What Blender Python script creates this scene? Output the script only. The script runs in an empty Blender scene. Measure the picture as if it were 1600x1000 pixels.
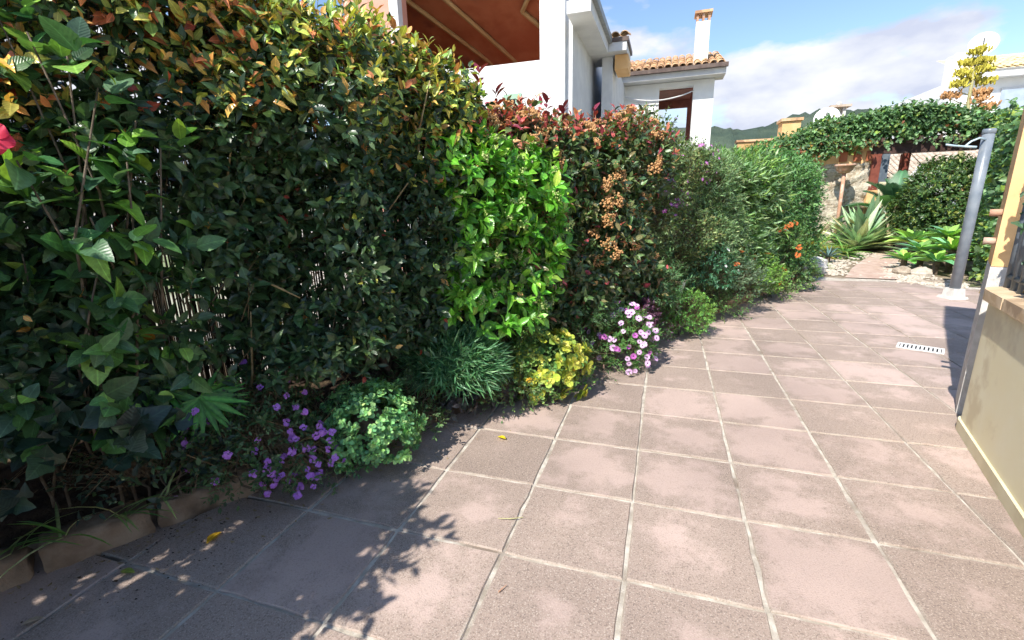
import bpy, math
import numpy as np
from mathutils import Matrix, Vector

# ------------------------------------------------------------------ camera
scene = bpy.context.scene
CAM_H = 1.437
cam_d = bpy.data.cameras.new('camera')
cam = bpy.data.objects.new('camera', cam_d)
scene.collection.objects.link(cam)
right = Vector((0.95116134, 0.30776318, -0.02395674))
up = Vector((-0.0548253, 0.24479345, 0.96802394))
fwd = Vector((-0.30378658, 0.91943352, -0.24971128))
m = Matrix.Identity(4)
for i in range(3):
    m[i][0] = right[i]; m[i][1] = up[i]; m[i][2] = -fwd[i]
m.translation = (0, 0, CAM_H)
cam.matrix_world = m
cam_d.sensor_fit = 'HORIZONTAL'
cam_d.sensor_width = 36.0
cam_d.lens = 36.0 * 718.47 / 1600.0
cam_d.clip_start = 0.05
cam_d.clip_end = 6000
scene.camera = cam

# ------------------------------------------------------------------ light
SUN_AZ = math.radians(23)      # direction the light travels, to the right of +Y
SUN_EL = math.radians(48)
sun_d = bpy.data.lights.new('sun', 'SUN')
sun_d.energy = 3.7
sun_d.angle = math.radians(0.5)
sun_d.color = (1.0, 0.95, 0.87)
sun = bpy.data.objects.new('sun', sun_d)
scene.collection.objects.link(sun)
travel = Vector((math.sin(SUN_AZ) * math.cos(SUN_EL), math.cos(SUN_AZ) * math.cos(SUN_EL), -math.sin(SUN_EL)))
sun.rotation_euler = travel.to_track_quat('-Z', 'Y').to_euler()

world = bpy.data.worlds.new('World')
scene.world = world
world.use_nodes = True
wn, wl = world.node_tree.nodes, world.node_tree.links
wn.clear()
def wnode(t, **k):
    n = wn.new(t)
    for a, b in k.items(): setattr(n, a, b)
    return n
wout = wnode('ShaderNodeOutputWorld')
wbg = wnode('ShaderNodeBackground'); wbg.inputs['Strength'].default_value = 0.12
sky = wnode('ShaderNodeTexSky', sky_type='NISHITA', sun_disc=False)
sky.sun_elevation = SUN_EL
sky.sun_rotation = math.atan2(-travel.x, -travel.y)
sky.air_density = 1.0; sky.dust_density = 0.3; sky.ozone_density = 2.5; sky.altitude = 50
tc = wnode('ShaderNodeTexCoord')
sep = wnode('ShaderNodeSeparateXYZ'); wl.new(tc.outputs['Generated'], sep.inputs[0])
def wmath(op, a, b=None):
    n = wnode('ShaderNodeMath', operation=op)
    for k, v in enumerate((a, b)):
        if v is None: continue
        if isinstance(v, (int, float)): n.inputs[k].default_value = v
        else: wl.new(v, n.inputs[k])
    return n.outputs[0]
mp = wnode('ShaderNodeMapping'); wl.new(tc.outputs['Generated'], mp.inputs['Vector'])
mp.inputs['Location'].default_value = (1.7, 0.3, 0.0)
mp.inputs['Scale'].default_value = (1.0, 1.0, 2.3)
cn = wnode('ShaderNodeTexNoise'); wl.new(mp.outputs[0], cn.inputs['Vector'])
cn.inputs['Scale'].default_value = 2.6; cn.inputs['Detail'].default_value = 11; cn.inputs['Roughness'].default_value = 0.56
cloudiness = wmath('ADD', cn.outputs['Fac'], wmath('MULTIPLY', wmath('SUBTRACT', 0.22, sep.outputs['Z']), 0.55))
cr = wnode('ShaderNodeValToRGB'); wl.new(cloudiness, cr.inputs[0])
cr.color_ramp.elements[0].position = 0.475; cr.color_ramp.elements[1].position = 0.55
cn2 = wnode('ShaderNodeTexNoise'); wl.new(mp.outputs[0], cn2.inputs['Vector'])
cn2.inputs['Scale'].default_value = 6.5; cn2.inputs['Detail'].default_value = 7
cr2 = wnode('ShaderNodeValToRGB'); wl.new(cn2.outputs['Fac'], cr2.inputs[0])
cr2.color_ramp.elements[0].position = 0.38; cr2.color_ramp.elements[1].position = 0.60
cr2.color_ramp.elements[0].color = (3.05, 3.3, 4.1, 1); cr2.color_ramp.elements[1].color = (4.6, 4.7, 4.85, 1)
wmix = wnode('ShaderNodeMix', data_type='RGBA')
wl.new(cr.outputs[0], wmix.inputs[0]); wl.new(sky.outputs[0], wmix.inputs[6]); wl.new(cr2.outputs[0], wmix.inputs[7])
wl.new(wmix.outputs[2], wbg.inputs[0]); wl.new(wbg.outputs[0], wout.inputs[0])

vs = scene.view_settings
vs.view_transform = 'Standard'; vs.look = 'None'; vs.gamma = 1.0; vs.use_curve_mapping = False
vs.exposure = 0.92
cyc = scene.cycles
cyc.use_adaptive_sampling = True; cyc.adaptive_threshold = 0.035
cyc.max_bounces = 4; cyc.diffuse_bounces = 2; cyc.glossy_bounces = 1; cyc.transmission_bounces = 2; cyc.transparent_max_bounces = 4

# ------------------------------------------------------------------ helpers
rng = np.random.default_rng(11)
COL = scene.collection
K0 = np.array([-2.39, .81, 0]); T = np.array([.4969, .8678, 0]); N = np.array([.8678, -.4969, 0]); Z = np.array([0, 0, 1.])
CAMP = np.array([0, 0, CAM_H])

def P(s, o, z):
    """hedge coordinates: s along the kerb, o out over the path, z up"""
    s, o, z = np.broadcast_arrays(np.asarray(s, float), np.asarray(o, float), np.asarray(z, float))
    return K0 + s[..., None] * T + o[..., None] * N + z[..., None] * Z

def nz(a): return a / np.maximum(np.linalg.norm(a, axis=-1, keepdims=True), 1e-9)

def lin(r, g, b):
    f = lambda c: ((c / 255 + .055) / 1.055) ** 2.4 if c > 10 else c / 255 / 12.92
    return (f(r), f(g), f(b))

class MB:
    """collects shapes for one mesh"""
    def __init__(self): self.v = []; self.f = []; self.mi = []
    def add(self, v, f, mi=0):
        b = len(self.v); self.v += [tuple(map(float, p)) for p in v]
        self.f += [tuple(b + i for i in q) for q in f]; self.mi += [mi] * len(f)
        return self
    def box(self, c, d, rz=0, mi=0, taper=1.0):
        x, y, z = d[0] / 2, d[1] / 2, d[2] / 2; ca, sa = math.cos(rz), math.sin(rz); v = []
        for k in (-1, 1):
            t = taper if k > 0 else 1
            for (a, b) in ((-1, -1), (1, -1), (1, 1), (-1, 1)):
                px, py = a * x * t, b * y * t
                v.append((c[0] + px * ca - py * sa, c[1] + px * sa + py * ca, c[2] + k * z))
        return self.add(v, [(3, 2, 1, 0), (4, 5, 6, 7), (0, 1, 5, 4), (1, 2, 6, 5), (2, 3, 7, 6), (3, 0, 4, 7)], mi)
    def tube(self, pts, rad, n=8, mi=0, cap=True):
        pts = np.asarray(pts, float); k = len(pts)
        rad = np.broadcast_to(np.asarray(rad, float), (k,))
        tan = nz(np.gradient(pts, axis=0)); ref = np.array([0, 0, 1.]) if abs(tan[0][2]) < .9 else np.array([1., 0, 0])
        v = []
        for i in range(k):
            a = nz(np.cross(tan[i], ref)); b = np.cross(tan[i], a)
            for j in range(n):
                t = 2 * math.pi * j / n
                v.append(pts[i] + rad[i] * (math.cos(t) * a + math.sin(t) * b))
        f = [(i * n + j, i * n + (j + 1) % n, (i + 1) * n + (j + 1) % n, (i + 1) * n + j) for i in range(k - 1) for j in range(n)]
        if cap: f += [tuple(range(n))[::-1], tuple((k - 1) * n + j for j in range(n))]
        return self.add(v, f, mi)
    def lathe(self, c, prof, n=20, mi=0):
        v = []; k = len(prof)
        for (r, z) in prof:
            for j in range(n):
                t = 2 * math.pi * j / n; v.append((c[0] + r * math.cos(t), c[1] + r * math.sin(t), c[2] + z))
        f = [(i * n + j, i * n + (j + 1) % n, (i + 1) * n + (j + 1) % n, (i + 1) * n + j) for i in range(k - 1) for j in range(n)]
        return self.add(v, f, mi)
    def mesh(self, name, mats, smooth=False):
        me = bpy.data.meshes.new(name); me.from_pydata(self.v, [], self.f)
        for mm in (mats if isinstance(mats, (list, tuple)) else [mats]): me.materials.append(mm)
        me.polygons.foreach_set('material_index', self.mi)
        if smooth: me.polygons.foreach_set('use_smooth', [True] * len(self.f))
        me.update(); return me
    def build(self, name, mats, parent=None, smooth=False):
        return link(name, self.mesh(name, mats, smooth), parent)

def link(name, data, parent=None):
    o = bpy.data.objects.new(name, data); COL.objects.link(o)
    if parent is not None:
        o.parent = parent
        if data is not None: o.matrix_basis = Matrix.Translation(-Vector(base_of(parent)))
    return o

BASE = {}
def base_of(p):
    b = np.array(BASE.get(p.name, (0, 0, 0)), float)
    return b

def thing(name, label, cat, base=(0, 0, 0), group=None):
    o = bpy.data.objects.new(name, None); COL.objects.link(o)
    o.empty_display_size = .1
    o.location = tuple(map(float, base)); BASE[o.name] = tuple(map(float, base))
    o['label'] = label; o['category'] = cat
    if group: o['group'] = group
    return o
def tag(o, label, cat, group=None):
    o['label'] = label; o['category'] = cat
    if group: o['group'] = group
    return o
def struct(o): o['kind'] = 'structure'; return o
def stuff(o): o['kind'] = 'stuff'; return o

def inst(name, me, M, parent, color=None):
    """an object sharing mesh data; M is a world matrix, parent an unrotated empty"""
    o = bpy.data.objects.new(name, me); COL.objects.link(o)
    if parent is not None:
        o.parent = parent; M = Matrix.Translation(-Vector(base_of(parent))) @ M
    o.matrix_basis = M
    if color is not None: o.color = (*map(float, color), 1.0)
    return o

# ------------------------------------------------------------------ materials
def new_mat(name):
    mt = bpy.data.materials.new(name); mt.use_nodes = True
    return mt, mt.node_tree.nodes, mt.node_tree.links, mt.node_tree.nodes['Principled BSDF']

def surface(name, c1, c2, scale=6, rough=.8, bump=.2, bscale=40, c3=None, s3=1.2, spec=.3, lo=.35, hi=.65, c3lo=.5, c3hi=.62, bdist=.01, coord='Position'):
    """two-tone weathered surface, a third tone in large stains, relief from fine noise"""
    mt, n, l, b = new_mat(name)
    if coord == 'Position':
        g = n.new('ShaderNodeNewGeometry'); src = g.outputs['Position']
    else:
        g = n.new('ShaderNodeTexCoord'); src = g.outputs['Object']
    def noise(s, d=6, r=.55):
        t = n.new('ShaderNodeTexNoise'); t.inputs['Scale'].default_value = s; t.inputs['Detail'].default_value = d
        t.inputs['Roughness'].default_value = r; l.new(src, t.inputs['Vector']); return t.outputs['Fac']
    def ramp(fac, a, b2):
        r = n.new('ShaderNodeMapRange'); r.interpolation_type = 'SMOOTHSTEP'
        r.inputs['From Min'].default_value = a; r.inputs['From Max'].default_value = b2; l.new(fac, r.inputs['Value']); return r.outputs[0]
    def mix(f, a, b2):
        x = n.new('ShaderNodeMix'); x.data_type = 'RGBA'
        l.new(f, x.inputs[0])
        for k, v in ((6, a), (7, b2)):
            if isinstance(v, tuple): x.inputs[k].default_value = (*v, 1)
            else: l.new(v, x.inputs[k])
        return x.outputs[2]
    c = mix(ramp(noise(scale), lo, hi), c1, c2)
    if c3 is not None: c = mix(ramp(noise(s3, 5), c3lo, c3hi), c, c3)
    l.new(c, b.inputs['Base Color'])
    b.inputs['Roughness'].default_value = rough; b.inputs['Specular IOR Level'].default_value = spec
    bp = n.new('ShaderNodeBump'); bp.inputs['Strength'].default_value = bump; bp.inputs['Distance'].default_value = bdist
    l.new(noise(bscale, 8, .65), bp.inputs['Height']); l.new(bp.outputs[0], b.inputs['Normal'])
    return mt

def leaf_mat(name, obj=False, rough=.38, trans=.28, spec=.5, tint=(1.25, 1.3, .55), vein=.12):
    """leaf colour from the leaf itself, pale midrib, raised side veins, thin enough to glow against the light"""
    mt, n, l, b = new_mat(name)
    if obj:
        a = n.new('ShaderNodeObjectInfo'); c = a.outputs['Color']
        uv = n.new('ShaderNodeTexCoord').outputs['Object']
    else:
        a = n.new('ShaderNodeAttribute'); a.attribute_name = 'leafcol'; c = a.outputs['Color']
        u = n.new('ShaderNodeAttribute'); u.attribute_name = 'leafuv'; uv = u.outputs['Vector']
    def ma(op, x, y=0.):
        q = n.new('ShaderNodeMath'); q.operation = op
        for k, v in enumerate((x, y)):
            if isinstance(v, (int, float)): q.inputs[k].default_value = v
            else: l.new(v, q.inputs[k])
        return q.outputs[0]
    def mr(f, a0, a1, b0, b1):
        r = n.new('ShaderNodeMapRange')
        for k, v in zip(('From Min', 'From Max', 'To Min', 'To Max'), (a0, a1, b0, b1)): r.inputs[k].default_value = v
        l.new(f, r.inputs['Value']); return r.outputs[0]
    sx = n.new('ShaderNodeSeparateXYZ'); l.new(uv, sx.inputs[0])
    ax = ma('ABSOLUTE', sx.outputs[0])
    rib = mr(ax, .006, .03, 1., 0.)
    side = ma('SINE', ma('MULTIPLY', ma('SUBTRACT', sx.outputs[1], ma('MULTIPLY', ax, .9)), 52.))
    vn = ma('MAXIMUM', rib, ma('MULTIPLY', mr(side, .72, 1., 0., 1.), .16))
    g = n.new('ShaderNodeNewGeometry')
    t = n.new('ShaderNodeTexNoise'); t.inputs['Scale'].default_value = 55; t.inputs['Detail'].default_value = 4; l.new(g.outputs['Position'], t.inputs['Vector'])
    tone = mr(t.outputs['Fac'], .3, .7, 1 - vein * 2, 1 + vein * 2)
    tone = ma('MULTIPLY', tone, ma('ADD', ma('MULTIPLY', vn, .55), 1.))
    mx = n.new('ShaderNodeMix'); mx.data_type = 'RGBA'; mx.blend_type = 'MULTIPLY'; mx.inputs[0].default_value = 1
    l.new(c, mx.inputs[6]); l.new(tone, mx.inputs[7])
    l.new(mx.outputs[2], b.inputs['Base Color'])
    b.inputs['Roughness'].default_value = rough; b.inputs['Specular IOR Level'].default_value = spec
    bp = n.new('ShaderNodeBump'); bp.inputs['Strength'].default_value = .3; bp.inputs['Distance'].default_value = .002
    l.new(ma('ADD', ma('MULTIPLY', side, .5), ma('MULTIPLY', t.outputs['Fac'], 1.5)), bp.inputs['Height']); l.new(bp.outputs[0], b.inputs['Normal'])
    tr = n.new('ShaderNodeBsdfTranslucent')
    m2 = n.new('ShaderNodeMix'); m2.data_type = 'RGBA'; m2.blend_type = 'MULTIPLY'; m2.inputs[0].default_value = 1
    l.new(mx.outputs[2], m2.inputs[6]); m2.inputs[7].default_value = (*tint, 1); l.new(m2.outputs[2], tr.inputs['Color'])
    ms = n.new('ShaderNodeMixShader'); ms.inputs[0].default_value = trans
    l.new(b.outputs[0], ms.inputs[1]); l.new(tr.outputs[0], ms.inputs[2]); l.new(ms.outputs[0], n['Material Output'].inputs['Surface'])
    return mt

M = {}
M['leaf'] = leaf_mat('leaf'); M['leaf_o'] = leaf_mat('leaf_single', True)
M['gloss'] = leaf_mat('glossy_leaf', rough=.28, trans=.20, spec=.55); M['gloss_o'] = leaf_mat('glossy_leaf_single', True, rough=.28, trans=.20, spec=.55)
M['succ'] = leaf_mat('fleshy_leaf', rough=.5, trans=.12, spec=.4); M['succ_o'] = leaf_mat('fleshy_leaf_single', True, rough=.5, trans=.12, spec=.4)
M['bark'] = surface('bark', (.10, .075, .05), (.19, .15, .11), 18, .9, .6, 60)
M['twig'] = surface('twig', (.12, .085, .05), (.22, .17, .10), 30, .8, .2, 80)
M['reed'] = surface('reed', (.055, .042, .03), (.11, .085, .058), 9, .75, .3, 120, c3=(.04, .034, .03))
M['soil'] = surface('soil', (.035, .022, .015), (.085, .055, .036), 9, .95, .9, 45, c3=(.12, .085, .05), s3=5, bdist=.03)
M['kerb'] = surface('kerb_stone', (.22, .15, .10), (.36, .27, .19), 7, .9, .7, 28, c3=(.09, .065, .045), s3=3.2, c3lo=.52, c3hi=.66, bdist=.012)
M['kerb_ochre'] = surface('ochre_kerb_stone', (.38, .19, .09), (.52, .32, .17), 7, .9, .5, 28, c3=(.20, .12, .07), s3=4, bdist=.01)
M['mortar'] = surface('mortar', (.44, .39, .32), (.64, .59, .51), 16, .95, .6, 140, c3=(.24, .19, .15), s3=2.4, c3lo=.5, c3hi=.68)
M['ground'] = surface('pale_ground', (.40, .36, .29), (.56, .52, .44), .8, .95, .4, 5, c3=(.20, .24, .11), s3=.06)
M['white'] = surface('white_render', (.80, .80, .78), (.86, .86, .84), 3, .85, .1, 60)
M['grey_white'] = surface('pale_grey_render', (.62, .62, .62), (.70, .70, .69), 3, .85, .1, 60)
M['terra'] = surface('terracotta_paint', (.42, .13, .06), (.52, .19, .09), 1.6, .8, .15, 30, c3=(.30, .10, .06), s3=.8)
M['pink'] = surface('salmon_render', (.62, .30, .22), (.70, .36, .27), 2, .85, .1, 40)
M['peach'] = surface('peach_render', (.78, .46, .20), (.86, .55, .27), 3, .85, .12, 50, c3=(.62, .36, .17), s3=4, c3lo=.55, c3hi=.75)
M['tile_roof'] = surface('roof_tile', (.62, .38, .20), (.74, .52, .32), 5, .8, .3, 40, c3=(.42, .24, .14), s3=2.5)
M['tile_pale'] = surface('pale_roof_tile', (.74, .56, .30), (.82, .66, .40), 3, .8, .2, 30)
M['tile_old'] = surface('old_roof_tile', (.42, .33, .25), (.60, .50, .40), 5, .85, .3, 40)
M['gutter'] = surface('brown_gutter', (.10, .07, .06), (.15, .11, .09), 8, .5, .1, 60)
M['grey_metal'] = surface('grey_metal', (.25, .26, .26), (.34, .35, .35), 8, .45, .1, 60)
M['wood_dark'] = surface('dark_wood', (.055, .03, .025), (.10, .055, .045), 6, .6, .2, 50)
M['wood_red'] = surface('red_brown_wood', (.17, .045, .03), (.24, .07, .045), 6, .6, .2, 50)
M['dish'] = surface('dish_white', (.78, .79, .80), (.84, .84, .84), 4, .5, .05, 30)
M['wall'] = surface('cream_render', (.86, .77, .51), (.88, .81, .58), 2.2, .88, .3, 90, c3=(.72, .62, .41), s3=2.6, bdist=.004)
M['plinth'] = surface('plinth_render', (.66, .58, .38), (.76, .68, .47), 4, .85, .2, 60)
M['coping'] = surface('coping_stone', (.56, .40, .24), (.70, .54, .36), 8, .9, .6, 50, c3=(.42, .30, .19), s3=5, bdist=.008)
M['slate'] = surface('slate_blue_paint', (.10, .125, .155), (.15, .175, .20), 8, .42, .1, 60, spec=.5)
M['pole'] = surface('grey_blue_paint', (.17, .20, .235), (.25, .28, .31), 5, .32, .12, 70, c3=(.28, .29, .29), s3=7, c3lo=.6, c3hi=.75, spec=.5)
M['pale_pipe'] = surface('pale_blue_pipe', (.42, .55, .60), (.52, .62, .66), 8, .4, .05, 40)
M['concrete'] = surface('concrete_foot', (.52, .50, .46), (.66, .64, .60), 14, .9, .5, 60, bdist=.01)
M['pebble'] = surface('pebble', (.46, .40, .32), (.64, .58, .49), 16, .8, .2, 90, c3=(.45, .38, .3), s3=8)
M['rock'] = surface('rock', (.30, .24, .18), (.48, .40, .31), 7, .9, .8, 22, bdist=.03)
M['brick'] = surface('brick_path', (.46, .32, .25), (.56, .42, .34), 7, .9, .5, 60, c3=(.56, .47, .39), s3=1.6)
M['clay'] = surface('terracotta_clay', (.46, .24, .15), (.56, .33, .22), 9, .8, .3, 50, c3=(.60, .44, .34), s3=6)
M['stonewall'] = surface('rough_render', (.52, .45, .34), (.70, .63, .50), 9, .95, 1.0, 14, c3=(.40, .32, .22), s3=5, bdist=.08)
M['bamboo'] = surface('bamboo', (.36, .34, .16), (.46, .43, .22), 10, .6, .1, 50)
M['tagm'] = surface('plant_tag', (.55, .52, .36), (.62, .60, .44), 10, .6, .1, 50)
M['grate'] = surface('white_plastic', (.72, .71, .68), (.82, .81, .79), 20, .5, .1, 60)
M['black'] = surface('dark_void', (.012, .012, .012), (.02, .02, .02), 5, .9, .1, 30)
M['hill'] = surface('hill_scrub', (.055, .085, .060), (.095, .13, .085), .02, .95, 1.0, .08, c3=(.17, .18, .13), s3=.009, c3lo=.55, c3hi=.7, bdist=8)
M['green_paint'] = surface('green_shutter', (.30, .46, .33), (.36, .52, .38), 6, .6, .1, 40)
M['ochre'] = surface('ochre_render', (.48, .30, .12), (.56, .37, .17), 3, .85, .2, 40)
M['flower_centre'] = surface('flower_centre', (.10, .03, .12), (.16, .05, .16), 90, .8, .1, 100)
M['yellow_centre'] = surface('yellow_centre', (.60, .35, .03), (.7, .45, .05), 90, .8, .1, 100)
M['petal_pink'] = surface('pale_pink_petal', (.66, .36, .64), (.80, .58, .79), 60, .6, .05, 90)
M['petal_magenta'] = surface('magenta_petal', (.40, .08, .36), (.52, .16, .48), 60, .6, .05, 90)
M['petal_purple'] = surface('purple_petal', (.38, .13, .58), (.52, .24, .70), 60, .6, .05, 90)
M['petal_white'] = surface('white_petal', (.75, .74, .70), (.84, .84, .80), 60, .6, .05, 90)
M['petal_orange'] = surface('orange_petal', (.70, .14, .04), (.82, .26, .07), 60, .6, .05, 90)
M['petal_red'] = surface('crimson_petal', (.60, .02, .06), (.72, .05, .10), 40, .55, .05, 90)
M['stamen'] = surface('orange_stamen', (.75, .30, .10), (.8, .4, .15), 60, .6, .05, 90)
M['straw'] = surface('dry_straw', (.26, .19, .09), (.38, .29, .15), 30, .85, .1, 80)
M['floret'] = surface('green_floret', (.34, .44, .12), (.48, .56, .22), 60, .7, .1, 90)
M['bronze_floret'] = surface('bronze_floret', (.46, .23, .09), (.58, .34, .15), 60, .7, .1, 90)

# paving slab: pinkish, worn, speckled, with mortar haze along the edges
def paving_mat():
    mt, n, l, b = new_mat('paving_slab')
    g = n.new('ShaderNodeNewGeometry'); oi = n.new('ShaderNodeObjectInfo'); tcn = n.new('ShaderNodeTexCoord')
    def noise(s, d=6, r=.55, v=None):
        t = n.new('ShaderNodeTexNoise'); t.inputs['Scale'].default_value = s; t.inputs['Detail'].default_value = d
        t.inputs['Roughness'].default_value = r; l.new(v or g.outputs['Position'], t.inputs['Vector']); return t.outputs['Fac']
    def mr(f, a, b2, c=0., d=1., smooth=True):
        r = n.new('ShaderNodeMapRange')
        if smooth: r.interpolation_type = 'SMOOTHSTEP'
        for k, v in zip(('From Min', 'From Max', 'To Min', 'To Max'), (a, b2, c, d)): r.inputs[k].default_value = v
        l.new(f, r.inputs['Value']); return r.outputs[0]
    def ma(op, a, b2=0.):
        x = n.new('ShaderNodeMath'); x.operation = op
        for k, v in enumerate((a, b2)):
            if isinstance(v, (int, float)): x.inputs[k].default_value = v
            else: l.new(v, x.inputs[k])
        return x.outputs[0]
    def mix(f, a, b2, bt='MIX'):
        x = n.new('ShaderNodeMix'); x.data_type = 'RGBA'; x.blend_type = bt
        if isinstance(f, (int, float)): x.inputs[0].default_value = f
        else: l.new(f, x.inputs[0])
        for k, v in ((6, a), (7, b2)):
            if isinstance(v, tuple): x.inputs[k].default_value = (*v, 1)
            else: l.new(v, x.inputs[k])
        return x.outputs[2]
    pink = (.50, .38, .33); brown = (.365, .282, .234)
    sx = n.new('ShaderNodeSeparateXYZ'); l.new(tcn.outputs['Object'], sx.inputs[0])
    # smooth pink skin survives towards the middle of a slab, worn to brown aggregate elsewhere
    rr = ma('SQRT', ma('ADD', ma('POWER', sx.outputs[0], 2.), ma('POWER', sx.outputs[1], 2.)))
    keep = ma('ADD', ma('ADD', noise(4.2, 8, .66), ma('MULTIPLY', ma('SUBTRACT', oi.outputs['Random'], .5), .30)), mr(rr, .02, .30, .12, -.10, False))
    skin = mr(keep, .43, .64)
    c = mix(skin, brown, pink)
    big = mr(noise(.8, 4), .35, .65, .86, 1.10)
    c = mix(1., c, big, 'MULTIPLY')
    tone = mr(ma('FRACT', ma('MULTIPLY', oi.outputs['Random'], 7.31)), 0., 1., .90, 1.08, False)
    c = mix(1., c, tone, 'MULTIPLY')
    rough_part = mr(skin, 0., 1., 1., .35, False)
    # aggregate speckle
    vo = n.new('ShaderNodeTexVoronoi'); vo.inputs['Scale'].default_value = 130; l.new(g.outputs['Position'], vo.inputs['Vector'])
    sp = mr(noise(190, 2, .5), .56, .66)
    c = mix(ma('MULTIPLY', ma('MULTIPLY', sp, .6), rough_part), c, (.60, .51, .43))
    dk = mr(noise(150, 2, .5), .36, .46, 1., 0.)
    c = mix(ma('MULTIPLY', ma('MULTIPLY', dk, .5), rough_part), c, (.12, .09, .075))
    # dirt stains
    st = mr(noise(1.5, 9, .68), .58, .74)
    c = mix(ma('MULTIPLY', st, .45), c, (.16, .12, .09))
    # mortar haze by distance to slab edge (object coords, half size .25)
    e = ma('MAXIMUM', ma('ABSOLUTE', sx.outputs[0]), ma('ABSOLUTE', sx.outputs[1]))
    hz = ma('MULTIPLY', mr(ma('ADD', e, ma('MULTIPLY', noise(9, 6, .7), .05)), .256, .278), .5)
    c = mix(hz, c, (.52, .47, .39))
    l.new(c, b.inputs['Base Color'])
    b.inputs['Roughness'].default_value = .78; b.inputs['Specular IOR Level'].default_value = .35
    bp = n.new('ShaderNodeBump'); bp.inputs['Strength'].default_value = .55; bp.inputs['Distance'].default_value = .004
    l.new(noise(160, 4, .6), bp.inputs['Height']); l.new(bp.outputs[0], b.inputs['Normal'])
    return mt
M['slab'] = paving_mat()

# ------------------------------------------------------------------ leaf shapes (unit length along +Y, normal +Z)
def leaf_shape(w, widths=((.0, .0), (.28, .85), (.55, 1.0), (.8, .62), (1., 0.)), fold=.35, droop=.18):
    """blade folded along the midrib; widths = (position, relative half width)"""
    v = []; f = []; rows = []
    for (y, k) in widths:
        zc = -droop * y * y
        if k == 0: rows.append((len(v),)); v.append((0, y, zc))
        else:
            rows.append((len(v), len(v) + 1, len(v) + 2))
            v += [(-w * k, y, zc + fold * w * k), (0, y, zc), (w * k, y, zc + fold * w * k)]
    for a, b in zip(rows[:-1], rows[1:]):
        if len(a) == 1 and len(b) == 3: f += [(a[0], b[1], b[0]), (a[0], b[2], b[1])]
        elif len(a) == 3 and len(b) == 3:
            f += [(a[0], a[1], b[1]), (a[0], b[1], b[0]), (a[1], a[2], b[2]), (a[1], b[2], b[1])]
        elif len(a) == 3 and len(b) == 1: f += [(a[0], a[1], b[0]), (a[1], a[2], b[0])]
    return np.array(v, float), np.array(f, int)
SH = {
    'oval': leaf_shape(.24, ((0, 0), (.3, .9), (.62, .95), (1, 0)), .3, .22),
    'oval_hi': leaf_shape(.25, ((0, 0), (.15, .5), (.38, .95), (.62, .95), (.84, .55), (1, 0)), .3, .22),
    'broad': leaf_shape(.36, ((0, 0), (.08, .5), (.2, .86), (.27, .83), (.38, 1.), (.45, .93), (.58, .92), (.65, .78), (.78, .62), (.84, .46), (.93, .26), (1, 0)), .22, .30),
    'wide': leaf_shape(.34, ((0, 0), (.15, .7), (.4, 1.), (.7, .75), (1, 0)), .25, .25),
    'round': leaf_shape(.34, ((0, .15), (.35, .6), (.7, 1.), (.9, .75), (1, 0)), .25, .1),
    'lance': leaf_shape(.13, ((0, 0), (.35, 1.), (.7, .7), (1, 0)), .35, .2),
    'diamond': leaf_shape(.25, ((0, 0), (.5, 1.), (1, 0)), .35, .15),
    'needle': leaf_shape(.05, ((0, .6), (.5, 1.), (1, 0)), .4, .15),
    'strap': leaf_shape(.03, ((0, .8), (.25, 1), (.5, 1.), (.75, .75), (1, 0)), .5, .55),
    'ivy': leaf_shape(.46, ((0, 0), (.08, .85), (.3, 1.), (.5, .62), (.75, .4), (1, 0)), .15, .15),
}
def leaf_frames(d, nrm):
    d = nz(d); x = nz(np.cross(d, nrm)); n2 = np.cross(x, d)
    return x, d, n2

def leaves_mesh(name, pos, d, nrm, size, cols, shape, mat, parent):
    V, F = SH[shape]; x, y, z = leaf_frames(d, nrm); n = len(pos); k = len(V)
    if n == 0: return None
    curl = np.exp(rng.normal(0, .55, n))[:, None, None]; wid = rng.uniform(.75, 1.2, n)[:, None, None]
    vv = pos[:, None, :] + size[:, None, None] * (V[None, :, 0, None] * wid * x[:, None] + V[None, :, 1, None] * y[:, None] + V[None, :, 2, None] * curl * z[:, None])
    vv = vv.reshape(-1, 3) - base_of(parent) if parent is not None else vv.reshape(-1, 3)
    ff = (F[None] + (np.arange(n) * k)[:, None, None]).reshape(-1)
    me = bpy.data.meshes.new(name); nf = len(F) * n
    me.vertices.add(n * k); me.vertices.foreach_set('co', vv.ravel().astype(np.float32))
    me.loops.add(nf * 3); me.loops.foreach_set('vertex_index', ff.astype(np.int32))
    me.polygons.add(nf); me.polygons.foreach_set('loop_start', np.arange(0, nf * 3, 3, dtype=np.int32))
    me.polygons.foreach_set('use_smooth', np.ones(nf, bool))
    me.update(calc_edges=True)
    at = me.attributes.new('leafcol', 'FLOAT_COLOR', 'POINT')
    cc = np.ones((n, k, 4), np.float32); cc[:, :, :3] = np.clip(cols, 0, 1)[:, None, :]
    at.data.foreach_set('color', cc.ravel())
    uvs = me.attributes.new('leafuv', 'FLOAT_VECTOR', 'POINT'); uvs.data.foreach_set('vector', np.tile(V, (n, 1)).astype(np.float32).ravel())
    me.materials.append(mat)
    o = bpy.data.objects.new(name, me); COL.objects.link(o)
    if parent is not None: o.parent = parent
    return o

_shape_mesh = {}
def shape_mesh(shape, mat):
    key = (shape, mat.name)
    if key not in _shape_mesh:
        V, F = SH[shape]; me = bpy.data.meshes.new(shape + '_leaf'); me.from_pydata(V.tolist(), [], F.tolist())
        me.polygons.foreach_set('use_smooth', [True] * len(F)); me.materials.append(mat); me.update(); _shape_mesh[key] = me
    return _shape_mesh[key]

def mat44(x, y, z, p, s):
    return Matrix(((x[0] * s, y[0] * s, z[0] * s, p[0]), (x[1] * s, y[1] * s, z[1] * s, p[1]), (x[2] * s, y[2] * s, z[2] * s, p[2]), (0, 0, 0, 1)))

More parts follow.
